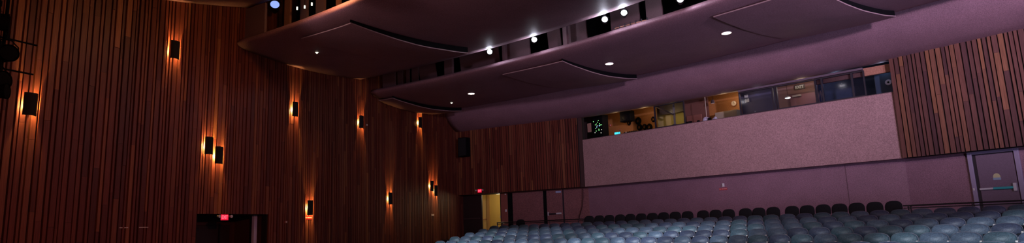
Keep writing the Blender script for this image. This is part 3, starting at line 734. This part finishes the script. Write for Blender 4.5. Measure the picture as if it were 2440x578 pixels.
# coils and headphones hung on the orange wall
def coil(r, fat, n=3):
    def f(t):
        b = MB()
        for k in range(n):
            rr = r*(1 - .12*k); b.tube([(rr*cos(2*pi*i/24), -.03 - .03*k, rr*1.15*sin(2*pi*i/24)) for i in range(25)], fat, 6, cap=False)
        b.build('cable_loops', M['black'], t); MB().cyl((0, 0, r*1.15), (0, -.12, r*1.2), .012, n=8).build('hook', M['blackm'], t)
    return f
for px, py, r, fat, lb in ((1500, 293, .085, .022, 'small coiled black cable on the orange booth wall just right of the hung speaker'), (1522, 288, .13, .04, 'thick bundle of black cable on the orange booth wall, highest in the middle'), (1558, 284, .10, .022, 'coiled black cable on the orange booth wall beside the window frame'),
    (1525, 303, .12, .03, 'coiled black cable low on the orange booth wall, left of the low three'), (1537, 302, .11, .022, 'coiled black cable low on the orange booth wall, middle of the low three'), (1548.5, 302, .12, .03, 'coiled black cable low on the orange booth wall, right of the low three')):
    booth('cable_coil', lb, 'cable', px, py, 2.14, coil(r, fat), 'coiled cables on the booth wall')
wb_ = booth('alarm_button', 'tiny red and white alarm button on the orange booth wall at the left', 'alarm', 1454, 298, 2.15, lambda t: (MB().bbox(-.05, .05, 0, .03, -.05, .05, .005).build('housing', M['red'], t), MB().disc((0, -.003, 0), (0, -1, 0), .03, 12).build('button', M['white'], t)))
# console and laptop at the sill
sillz = SILL
def laptop(t):
    MB().bbox(-.17, .17, -.12, .12, 0, .02, .005).build('keyboard_base', M['black'], t)
    s = MB().bbox(-.17, .17, .11, .125, .02, .25, .004).build('lid', M['black'], t); MB().box(-.155, .155, .105, .11, .035, .235).build('screen', M['cyan'], s)
def dsk(t):
    L0 = bx(1440, .5) - bx(1500, .5)
x, y, z = bw(1500, 318, .55)
t = thing('control_desk', 'long black control desk just behind the booth sill below the orange wall', 'desk', at(CWP, bx(1443, .5), .2, BZ0), hue(CWP)); Ld = bx(1562, .5) - bx(1443, .5)
DT = SILL - BZ0 - .02
MB().bbox(0, Ld, .0, .65, DT - .05, DT, .008).build('desk_top', M['black'], t)
for xx in (.05, Ld - .13): MB().box(xx, xx + .08, .1, .6, 0, DT - .05).build('leg', M['blackm'], t)
def on_desk(name, label, cat, px, dep, fn): 
    t = thing(name, label, cat, at(CWP, bx(px, dep), dep, BZ0 + DT), hue(CWP)); fn(t); return t
on_desk('laptop', 'open black laptop with a cyan screen on the booth control desk', 'laptop', 1468, .40, laptop)
def mixer(w_, h_):
    def f(t):
        MB().prism([(-.2, 0), (.22, 0), (.22, h_), (-.2, h_*.4)], 0, -w_/2, w_/2).build('casing', M['blackm'], t)
        for k in range(6):
            xk_ = -w_/2 + w_*(k + .5)/6; MB().box(xk_ - .012, xk_ + .012, -.05, -.02, h_*.55, h_*.75 + .02).build('fader', M['white' if k == 1 else 'darkmetal'], t)
    return f
on_desk('mixing_console', 'black mixing console on the booth desk left of the laptop', 'mixing console', 1454, .40, mixer(.30, .10))
on_desk('mixing_console', 'wide black console with a raised top on the booth desk right of the laptop', 'mixing console', 1499, .40, mixer(.55, .20))
on_desk('mixing_console', 'low black console on the booth desk below the hanging cable coils', 'mixing console', 1522, .35, mixer(.42, .10))
def mic(t): MB().cyl((0, 0, 0), (0, 0, .02), .06).tube([(0, 0, 0), (0, 0, .22), (.06, -.02, .30)], .008, 6).build('stand', M['blackm'], t); MB().disc((0.07, -.02, .31), (0, -1, 0), .035, 12, .03).cyl((.06, -.02, .3), (.12, -.02, .27), .03, .02).build('lamp_head', mat('dull red lamp', (.3,.08,.05), .5), t)
on_desk('desk_lamp', 'small reddish gooseneck desk lamp beside the cyan laptop screen', 'lamp', 1475, .40, mic)
# window 1 view: blue chair, dark desk, sloping beam, yellow wall
def bchair(t):
    MB().bbox(-.20, .20, 0, .06, 0, .42, .02).build('backrest', M['bluec'], t); MB().bbox(-.05, .05, 0, .05, .42, .56, .015).build('headrest', M['bluec'], t)
    MB().bbox(-.22, .22, .06, .48, -.14, -.05, .02).build('seat', M['bluec'], t); MB().cyl((0, .25, -.65), (0, .25, -.14), .03).box(-.25, .25, .22, .28, -.68, -.63).box(-.03, .03, 0, .5, -.68, -.63).build('pedestal', M['blackm'], t)
    MB().box(-.04, .04, .06, .10, -.12, .2).build('back_support', M['blackm'], t)
t = booth('office_chair', 'blue office chair seen through the left booth window', 'chair', 1604, 289, .9, bchair); t.location.z = BZ0 + .68
x0_, x1_ = bx(1574, .35), bx(1628, .35)
t = thing('booth_table', 'dark table at the sill inside the left booth window', 'table', at(CWP, x0_, .2, BZ0), hue(CWP)); MB().bbox(0, x1_ - x0_, 0, .5, DT - .02, DT + .06, .008).build('table_top', M['black'], t)
for xx in (.03, x1_ - x0_ - .09): MB().box(xx, xx + .06, .05, .45, 0, DT - .02).build('leg', M['blackm'], t)
A = Vector(bw(1571, 257, 1.6)); B = Vector(bw(1606, 272, 1.6)); A.y = B.y = 1.6
tag(place(MB().tube([A + (A-B)*.3, B], .055, 4).build('sloping_beam', mat('beam brown', (.10,.07,.05), .7)), *on_w(CWP)), 'brown sloping beam behind the left booth window', 'beam')
ws = MB().box(bx(1606, 1.8), bx(1609.5, 1.8), 1.8, 1.86, BZ0, BZ1); tag(place(ws.build('upright_post', mat('grey post', (.25,.22,.18), .6)), *on_w(CWP)), 'thin grey post dividing the yellow view in the left booth window', 'post')
b = MB().box(bx(1574, 2.3), bx(1634, 2.3), 2.3, 2.36, SILL + 1.02, BZ1); struct(place(b.build('wall_booth_15', M['boothd']), *on_w(CWP)))
# dark black boxes at the sill
on_s = lambda name, label, cat, px, dep, fn: (lambda t: (fn(t), t)[1])(thing(name, label, cat, at(CWP, bx(px, dep), dep, SILL + .02), hue(CWP)))
on_s('black_box', 'flat black box on the booth sill right of the left window', 'box', 1642, .05, lambda t: (MB().bbox(-.12, .12, -.03, .05, 0, .09, .006).build('casing', M['black'], t), MB().box(-.05, .05, -.035, -.03, .03, .06).build('front_plate', M['darkmetal'], t)))
on_s('small_camera', 'tiny black box camera clipped to the booth sill edge', 'camera', 1664, -.03, lambda t: (MB().bbox(-.05, .05, -.03, .04, -.0, .06, .006).build('body', M['black'], t), MB().cyl((0, -.05, .03), (0, -.03, .03), .02).build('lens', M['blackm'], t)))
MBp = MB().bbox(bx(1636, 1.4), bx(1672, 1.4), 1.42, 1.48, BZ0, SILL + .60, .01)
tag(place(MBp.build('cupboard_door', mat('red brown cupboard', (.22,.085,.06), .6)), *on_w(CWP)), 'red brown cupboard front in the dim middle of the booth', 'cupboard')
# pole, papers, counter
x, _, _ = bw(1682, 260, .2)
t = thing('pale_pole', 'thin pale upright pole standing at the booth sill', 'pole', at(CWP, x, .2, SILL - .05), hue(CWP)); MB().cyl((0, 0, 0), (0, 0, 1.1), .014).build('shaft', mat('pale pole', (.45,.38,.30), .5), t); MB().cyl((0, 0, 0), (0, 0, .02), .06).build('foot', M['darkmetal'], t)
struct(place(MB().box(bx(1670, .4), bx(1766, .4), .1, .7, SILL - .08, SILL - .01).build('booth_counter', M['grey']), *on_w(CWP))).name = 'trim_6'
def bundle(seed, w_, h_, mt):
    def f(t):
        random.seed(seed); n = 16; rings = 6; vs = []; 
        for j in range(rings + 1):
            z = h_*sin(pi/2*j/rings); rr = cos(pi/2*j/rings)*.98 + .02
            for k in range(n):
                a = 2*pi*k/n; q = 1 + .18*sin(3*a + seed) + random.uniform(-.08, .08); vs.append((w_*rr*q*cos(a), .12*rr*q*sin(a), z*(1 + .2*sin(2*a + seed))))
        fs = [(j*n+k, j*n+(k+1) % n, (j+1)*n+(k+1) % n, (j+1)*n+k) for j in range(rings) for k in range(n)] + [tuple(range(n))[::-1], tuple(range(rings*n, rings*n+n))]
        MB().add(vs, fs, True).build('folded_cloth', mt, t)
    return f
PAL = mat('pale crumpled cloth', (.48,.46,.56), .8, vary=.2)
on_s('crumpled_cloth', 'crumpled white cloth on the booth sill left of a black block', 'cloth', 1682, .10, bundle(1, .16, .15, PAL))
on_s('crumpled_cloth', 'crumpled white cloth on the booth sill right of a black block', 'cloth', 1704, .10, bundle(4, .12, .12, PAL))
on_s('black_box', 'small black block between the two white cloths on the sill', 'box', 1691, -.02, lambda t: (MB().bbox(-.06, .06, -.03, .04, 0, .10, .006).build('casing', M['black'], t), MB().box(-.03, .03, -.034, -.03, .03, .07).build('front_plate', M['blackm'], t)))
t = thing('storage_cabinet', 'pale grey low cabinet below the wall clock in the booth', 'cabinet', at(CWP, bx(1703, 1.3), 1.35, BZ0), hue(CWP)); wq = bx(1756, 1.3) - bx(1703, 1.3); hq = bw(1730, 264, 1.35)[2] - BZ0
MB().bbox(0, wq, 0, .4, 0, hq, .01).build('body', M['grey'], t); MB().bbox(.02, wq/2 - .01, -.015, 0, .05, hq - .05, .004).build('door', M['grey'], t); MB().bbox(wq/2 + .01, wq - .02, -.015, 0, .05, hq - .05, .004).build('door', M['grey'], t)
def clock(t): MB().cyl((0, 0, 0), (0, -.03, 0), .12, n=24).build('casing', M['beam'], t); MB().disc((0, -.032, 0), (0, -1, 0), .105, 24).build('dial', mat('dial', (.62,.52,.42), .6), t); MB().box(-.006, .006, -.04, -.034, 0, .08).box(0, .05, -.04, -.034, -.005, .005).build('hands', M['black'], t)
booth('wall_clock', 'round pale wall clock on the orange booth wall above the cabinet', 'clock', 1749, 246, 1.96, clock)
def pend(t): MB().tube([(0, 0, .05), (0, 0, 0), (0, -.0, -.10)], [.03, .07, .09], 16).build('lamp_shade', M['boothd'], t); MB().cyl((0, 0, .05), (0, 0, .45), .008).build('cord', M['black'], t); MB().disc((0, 0, -.101), (0, 0, -1), .07, 16).build('bulb', mat('dim bulb', (.5,.4,.4), .4, emit=(.5,.35,.4), estr=.5), t)
booth('pendant_lamp', 'small dim pendant lamp hanging above the pale pole in the booth', 'lamp', 1698, 240, .9, pend)
# behind window 2: papers on the wall, counter items; window 3: door with exit sign
def paper(w_, h_): return lambda t: (MB().box(-w_/2, w_/2, 0, .006, -h_/2, h_/2).build('sheet', M['white'], t), MB().box(-.02, .02, -.004, 0, h_/2 - .03, h_/2 - .01).build('pin', M['darkmetal'], t))
booth('paper_notice', 'pale paper notice on the booth wall behind the first glazed window, upper one', 'paper', 1778, 229, 2.3, paper(.16, .13), 'paper notices')
booth('paper_notice', 'pale paper notice on the booth wall behind the first glazed window, lower one', 'paper', 1780, 239, 2.3, paper(.18, .16), 'paper notices')
on_s('desk_phone', 'small white desk phone on the sill behind the first glazed window', 'telephone', 1801, .35, lambda t: (MB().prism([(-.10, 0), (.10, 0), (.10, .10), (-.10, .04)], 0, -.08, .08).build('base', M['white'], t), MB().tube([(-.03, -.02, .11), (-.03, .02, .13), (-.03, .08, .13)], .02, 8).build('handset', M['white'], t)))
x, y, z = bw(1905, 207, 1.9)
t = thing('exit_sign', 'unlit pale framed EXIT sign seen through the middle glazed booth window', 'exit sign', at(CWP, x, y, z), hue(CWP))
MB().bbox(-.19, .19, 0, .05, -.095, .095, .008).build('housing', mat('sign bronze', (.16,.12,.06), .5), t)
text_mesh('EXIT', .16, .003, mat('cream lettering', (.80,.74,.50), .5, emit=(.9,.85,.6), estr=.12), 'lettering', t, (0, -.006, 0))  # faint glow put into the letters of the unlit sign
t = bpy.data.objects.new('door_5', None); COL.objects.link(t); t['kind'] = 'structure'; place(t, *on_w(CWP))
a, c = bx(1885, 1.95), bx(1945, 1.95); dzb = bw(1915, 222, 1.95)[2]
MB().bbox(a, c, 1.93, 2.0, BZ0, dzb, .006).build('door_leaf', mat('salmon door', (.40,.17,.15), .5), t)
f = MB(); f.box(a - .05, a, 1.92, 2, BZ0, dzb + .05); f.box(c, c + .05, 1.92, 2, BZ0, dzb + .05); f.box(a, c, 1.92, 2, dzb, dzb + .05); f.build('door_frame', mat('door frame brown', (.22,.10,.08), .5), t)
x, _, z = bw(1899, 228, 1.9); MB().bbox(x - .17, x + .17, 1.84, 1.93, z - .04, z + .04, .006).build('door_closer', mat('pale closer', (.62,.52,.42), .5), t)
x, y, z = bw(1877, 232, 1.2)
t = thing('booth_spot_lamp', 'small bright oval lamp seen in the middle glazed booth window', 'lamp', at(CWP, x, y, z), hue(CWP)); MB().tube([(0, 0, -.02), (0, 0, .02), (0, 0, .06)], [.11, .10, .03], 20).build('lamp_shade', M['white'], t); MB().disc((0, 0, -.022), (0, 0, -1), .10, 20, .02).build('bulb', mat('booth bulb', (1,1,.9), .4, emit=(1,.93,.82), estr=9), t); MB().cyl((0, 0, .06), (0, 0, .9), .006).build('cord', M['black'], t)
# tripod stand in window 4
t = booth('tripod_stand', 'tan folded tripod standing in the narrow left light of the last window', 'stand', 1957, 238, .5, lambda t: [MB().cyl((0, 0, .36), (s*.10, s2*.06, -.02), .012, n=6).build('leg', mat('tan metal', (.42,.26,.20), .5), t) for s, s2 in ((-1, 0), (1, 0), (.0, 1))])
# blue loudspeaker at the right end with round white cones
def bspk(t):
    MB().bbox(-.42, .55, 0, .5, -1.15, .42, .02).build('cabinet', mat('dark blue cabinet', (.02,.045,.09), .6), t)
    for x_, z_, r in ((0, 0, .105), (.29, -.03, .105)):
        c_ = MB().cyl((x_, 0, z_), (x_, -.03, z_), r, r*.9, 28).build('cone_ring', mat('pale cone', (.50,.50,.62), .5), t); MB().disc((x_, -.032, z_), (0, -1, 0), r*.33, 16, .01).build('dust_cap', M['black'], c_)
booth('booth_loudspeaker', 'dark blue speaker cabinet with two round pale cones in the booth right end', 'loudspeaker', 2117, 196, .55, bspk)

# ------------------------------------------------------------------ guard rails
def guard(R, a0, a1, top, posts, label, base_h=-.50):
    t = thing('guard_rail', label, 'guard rail')
    n = 20; arc = [pol(R, a0 + (a1-a0)*i/n, top) for i in range(n+1)]
    MB().tube(arc, .022, 8).build('top_rail', M['darkmetal'], t)
    MB().tube([pol(R, a0 + (a1-a0)*i/n, top - .07) for i in range(n+1)], .014, 8).build('lower_rail', M['darkmetal'], t)
    for a in posts: MB().cyl(pol(R, a, base_h), pol(R, a, top), .022, n=8).disc(pol(R, a, base_h + .012), (0, 0, 1), .05, 12).build('post', M['darkmetal'], t)
def ph(px, py, R): return phi_of(on_arc(px, py, R))
guard(49.5, ph(1184, 529, 49.5), ph(1392, 521, 49.5), .225, [ph(1185, 529, 49.5), ph(1197, 529, 49.5), ph(1310, 524, 49.5), ph(1378, 521, 49.5), ph(1390, 521, 49.5)], 'long black guard rail in front of the rear doors on the left')
guard(49.5, ph(2152, 490, 49.5), ph(2470, 473, 49.5), .185, [ph(2164, 489, 49.5), ph(2170, 489, 49.5), ph(2317, 482, 49.5), ph(2460, 474, 49.5)], 'long black guard rail in front of the purple door on the right')

# ------------------------------------------------------------------ seats
def pad(aw, bh, cz, cy, bulge, nexp=2.7, lumbar=0.0, rings=6, seg=32, back=.03, recline=0.0, dome=5):
    """rounded pad standing in XZ: front face towards -Y"""
    b = MB(); vs = []; fs = []
    def P(r, k, front):
        a = 2*pi*k/seg; c, s = cos(a), sin(a); x = aw*r*abs(c)**(2/nexp)*(1 if c >= 0 else -1); z = bh*r*abs(s)**(2/nexp)*(1 if s >= 0 else -1)
        if front: y = -bulge*(1 - r**dome) - lumbar*math.exp(-((z + bh*.45)/(bh*.50))**2)*(1 - min(1, abs(x)/aw)**2.2)*(1 - r**6) - .012*(x/aw)**2*0
        else: y = back
        zz = cz + z; return (x, cy + y + (zz - .4)*recline, zz)
    vs.append(P(0, 0, True))
    for j in range(1, rings + 1):
        for k in range(seg): vs.append(P((j/rings)**.75, k, True))
    for k in range(seg): fs.append((0, 1+(k+1) % seg, 1+k))
    for j in range(rings - 1):
        o = 1 + j*seg; fs += [(o+k, o+(k+1) % seg, o+seg+(k+1) % seg, o+seg+k) for k in range(seg)]
    o = 1 + (rings-1)*seg; m = len(vs)
    for k in range(seg): vs.append(P(1, k, False))
    fs += [(o+k, o+(k+1) % seg, m+(k+1) % seg, m+k) for k in range(seg)]
    b.add(vs, fs, True); b.add(vs[m:], [tuple(range(seg))]); return b
def make_seat(name, two):
    t = thing(name, 'x', 'theatre seat')
    pad(.254, .142, .706, 0, .085, 2.6, 0, recline=.14, dome=2.0, rings=9).build('backrest', M['seat'], t)
    pad(.262, .150, .704, .012, .0, 2.6, 0, back=.030, recline=.14).build('back_rim', M['shell'], t)
    Ml = Matrix.Translation((0, .03, .36)) @ Matrix.Rotation(radians(-8), 4, 'X')
    MB().bbox(-.225, .225, -.03, .03, 0, .26, .02, Ml).build('lower_back', M['seatd'], t)
    Mx = Matrix.Translation((0, -.10, .40)) @ Matrix.Rotation(radians(-12), 4, 'X')
    MB().bbox(-.23, .23, -.40, 0, -.04, .05, .03, Mx).build('seat_cushion', M['seat'], t)
    for s in ((-1, 1) if two else (1,)):
        ar = MB().bbox(s*.27 - .022, s*.27 + .022, -.33, -.015, .625, .655, .008).build('armrest', M['blackm'], t); MB().bbox(s*.27 - .021, s*.27 + .021, -.05, .0, .656, .690, .006).build('end_cap', M['arm'], ar)
        MB().bbox(s*.27 - .012, s*.27 + .012, -.14, -.02, 0, .625, .004).bbox(s*.27 - .03, s*.27 + .03, -.2, .1, 0, .02, .004).build('leg', M['blackm'], t)
    MB().bbox(-.26, .258, -.03, .02, .33, .37, .006).build('cross_bar', M['blackm'], t)
    return t
def make_chair():
    t = thing('black_chair', 'x', 'chair')
    pad(.245, .22, .64, 0, .03, 2.7, .01, recline=.12).build('backrest', M['bseat'], t)
    MB().bbox(-.23, .23, -.46, -.02, .42, .48, .02).build('seat', M['bseat'], t)
    for x in (-.21, .21):
        MB().tube([(x, -.42, 0), (x, -.40, .43)], .012, 8).build('leg', M['blackm'], t); MB().tube([(x, .10, 0), (x, .0, .43), (x, .03, .6)], .012, 8).build('leg', M['blackm'], t)
    return t
seats = {False: make_seat('theatre_seat', False), True: make_seat('theatre_seat', True)}
used = {False: False, True: False}
MATS = {}
def recolor(root, mt):
    for c in root.children:
        if c.name.split('.')[0] in ('backrest', 'seat_cushion'):
            key = (c.data.name, mt.name)
            if key not in MATS:
                me = c.data.copy(); me.materials.clear(); me.materials.append(mt); MATS[key] = me
            c.data = MATS[key]
rows = {}
def lin(a, b, n): return [a + (b-a)*i/n for i in range(n)]
st = {r: .54/(R2 - PIT*(r-2)) for r in range(2, 8)}
rows[2] = lin(.5712, .8015, 21) + [.8015 + st[2]*k for k in range(40)]
rows[3] = lin(.577, .7797, 18) + [.7797 + st[3]*k for k in range(40)]
rows[4] = lin(.5825, .7804, 17) + [.7804 + st[4]*k for k in range(40)]
rows[5] = [.5878 + st[5]*k for k in range(50)]
rows[6] = [.5954 + st[6]*k for k in range(50)]
rows[7] = [.5906 + st[7]*k for k in range(50)]
NAMES = {2: 'the dim rearmost grey row', 3: 'the second grey row from the back', 4: 'the third grey row from the back', 5: 'the fourth grey row from the back', 6: 'the fifth grey row from the back', 7: 'the front row at the picture bottom'}
rnd = random.Random(11)
for r, phis in rows.items():
    R = R2 - PIT*(r-2); fl = H2 - SH - ST*(r-2); n = 0
    for a in phis:
        p = pol(R, a, fl)
        if px_of(p + Vector((0, 0, SH))) > 2500: break
        if r == 7 and px_of(p) < 1330: continue
        n += 1; two = n == 1; lb = f'blue-grey cushioned theatre seat, {ordinal(n)} from the left in {NAMES[r]}'; gp = 'theatre seats in ' + NAMES[r]
        rot = -a + rnd.uniform(-.03, .03)
        if not used[two]: s = seats[two]; used[two] = True; s.location = p; s.rotation_euler = (0, 0, rot); s['label'] = lb; s['group'] = gp
        else: s = copy_thing(seats[two], p, rot, lb, gp)
        q = rnd.random(); recolor(s, M['seatd'] if q < .33 else M['seatt'] if q < .62 else M['seat'])
ch0 = make_chair(); RC = 49.95
xs = [1402,1426,1450,1475.6,1500,1526,1552.6,1579,1607,1636,1673,1703,1734,1774,1806,1840,1885,1921,1959,1998,2039,2082,2127]
pts_ = [(1238.5, 'lone black chair behind the guard rail left of the rear doors')] + [(x, f'black chair, {ordinal(i+1)} from the left in the raised rearmost row against the wall') for i, x in enumerate(xs)]
for i, (x, lb) in enumerate(pts_):
    a = ph(x, 500 - (x - 1760)*.04, RC if i else 50.2); p = pol(RC if i else 50.2, a, -.50 - (0.005 if i else .02))
    gp = 'black chairs in the raised rearmost row' if i else 'black chairs'
    if i == 0: ch0.location = p; ch0.rotation_euler = (0, 0, -a); ch0['label'] = lb
    else: copy_thing(ch0, p, -a, lb, gp)

# ------------------------------------------------------------------ lighting boom at the far left
def boom():
    off = -1.6
    t = thing('lighting_boom', 'black pipe lighting boom by the left wall at the picture edge', 'lighting boom')
    q = on_wall(4, 150, WLP, off)
    MB().cyl((q.x, q.y, 0), (q.x, q.y, E + 5.9), .03).build('pole', M['black'], t)
    for py, xe in ((85, 90), (160, 80)):
        a = on_wall(-15, py - 1, WLP, off); c = on_wall(xe, py + 3, WLP, off); c.z = a.z
        MB().cyl(a, c, .018, n=8).build('cross_pipe', M['black'], t)
    return t
boom()
for i, (px, py, r, lb) in enumerate(((22, 126, .19, 'black stage light on the boom at the far left, middle one'), (10, 190, .20, 'black stage light on the boom at the far left, upper one of the lowest pair'), (18, 217, .17, 'black stage light on the boom at the far left, lowest one'), (20, 55, .20, 'black stage light on the boom at the far left, highest one'))):
    p = on_wall(px, py, WLP, -2.0)
    t = spot_fixture(M['black'], r*.75, .4, name='stage_light')
    for c_ in t.children: c_.data.materials[0] = M['black']; t.location = p; t.rotation_euler = (0, 0, radians(60 + 25*i)); t['label'] = lb; t['group'] = 'stage lights on the boom'

# ------------------------------------------------------------------ lights of the hall and added fill
def light(kind, name, p, energy, color, target=None, size=.3, spot=None, blend=.5):
    ld = bpy.data.lights.new(name, kind); ld.energy = energy; ld.color = color
    if kind == 'AREA': ld.size = size
    else: ld.shadow_soft_size = size
    if kind == 'SPOT': ld.spot_size = radians(spot); ld.spot_blend = blend
    o = bpy.data.objects.new(name, ld); COL.objects.link(o); o.location = p
    if target is not None: o.rotation_euler = (Vector(target) - Vector(p)).to_track_quat('-Z', 'Y').to_euler()
    return o
# unseen wash spots added for the rear; the low one lifts the right ceiling
light('SPOT', 'wash_fill', (13, -1, E - .9), 7000, (.64, .60, 1.0), (10.5, 15.5, E + 6.5), 1.0, 52, 1)
for tx, ty, pw in ((-1, 28, .28), (6, 24, .8), (12, 18, 1.05), (16, 13, 1.05)):
    light('SPOT', 'wash_fill', (9, -5, E + 3.8), 9000*pw, (.86, .64, .92), (tx, ty, E + 5.6), .5, 33, .9)
# unseen general fill, standing in for work light on the stage
light('SPOT', 'hall_fill', (2, -4, E + .5), 900, (1, .60, .62), (2, 24, E + 5.5), 1.2, 60, 1)
# unseen warm spot on the left wall; cone edge imitates the cloud's shadow
light('SPOT', 'hall_fill', (5, 0, E + 3.5), 2100, (1, .28, .22), (-10.4, 14.6, E - .4), .4, 46, .9)
light('SPOT', 'hall_fill', (-1, 4, E - .8), 480, (1, .42, .36), (-3.5, 24, E + 6.4), .4, 50, 1)  # unseen low spot added to redden the left part of the clouds
# unseen cool spots added below the front cloud, powers varied to pool on seats
for ang, pw in ((.60, 1.3), (.655, .9), (.71, .7), (.765, 1.7), (.81, 1.3), (.865, .35), (.92, .3), (.975, 1.3), (1.03, 1.9)):
    p = pol(29.0, ang, 5.5); tg = pol(43.2, ang, -.55)
    light('SPOT', 'seat_fill', p, 7000*pw, (.72, .84, 1), tg, .12, 15, .6)
# unseen spots added in front of the nearest cloud lip, washing the rear wall
for ang, en in ((.66, 200), (.78, 300), (.90, 350), (1.02, 350)):
    light('SPOT', 'rear_wall_fill', pol(33.0, ang, 5.5), en, (1, .66, .66), pol(51.5, ang, 2.6), .25, 62, .6)
# warm lamp inside the upper slot
light('POINT', 'slot_lamp', on_arc(770, -35, 35.6), 110, (1, .45, .16), size=.1)
# corridor
q = at(LWP, (xm + d1b)/2 + .2, 1.0, dz + .0); light('POINT', 'corridor_lamp', q, 34, (1, .84, .50), size=.2)
# booth lamps
for px, dep, en, c in ((1470, 1.2, 5, (1, .62, .30)), (1540, 1.2, 7, (1, .58, .25)), (1604, 1.9, 12, (1, .80, .30)), (1730, 1.2, 5, (1, .62, .35)), (1757, 1.6, 3, (1, .75, .45)), (1810, 1.2, 5, (.75, .72, 1)), (1915, 1.2, 9, (1, .72, .50)), (2000, 1.1, 2.5, (.45, .6, 1)), (2110, .35, 2.0, (.55, .68, 1))):
    x = bx(px, dep); light('POINT', 'booth_lamp', at(CWP, x, dep, SILL + .98), en, c, size=.12)

w = bpy.data.worlds.new('world'); S.world = w; w.use_nodes = True
w.node_tree.nodes['Background'].inputs[0].default_value = (.30, .20, .32, 1); w.node_tree.nodes['Background'].inputs[1].default_value = .0
vs_ = S.view_settings; vs_.view_transform = 'Standard'; vs_.look = 'None'; vs_.exposure = 0; vs_.gamma = 1; vs_.use_curve_mapping = False
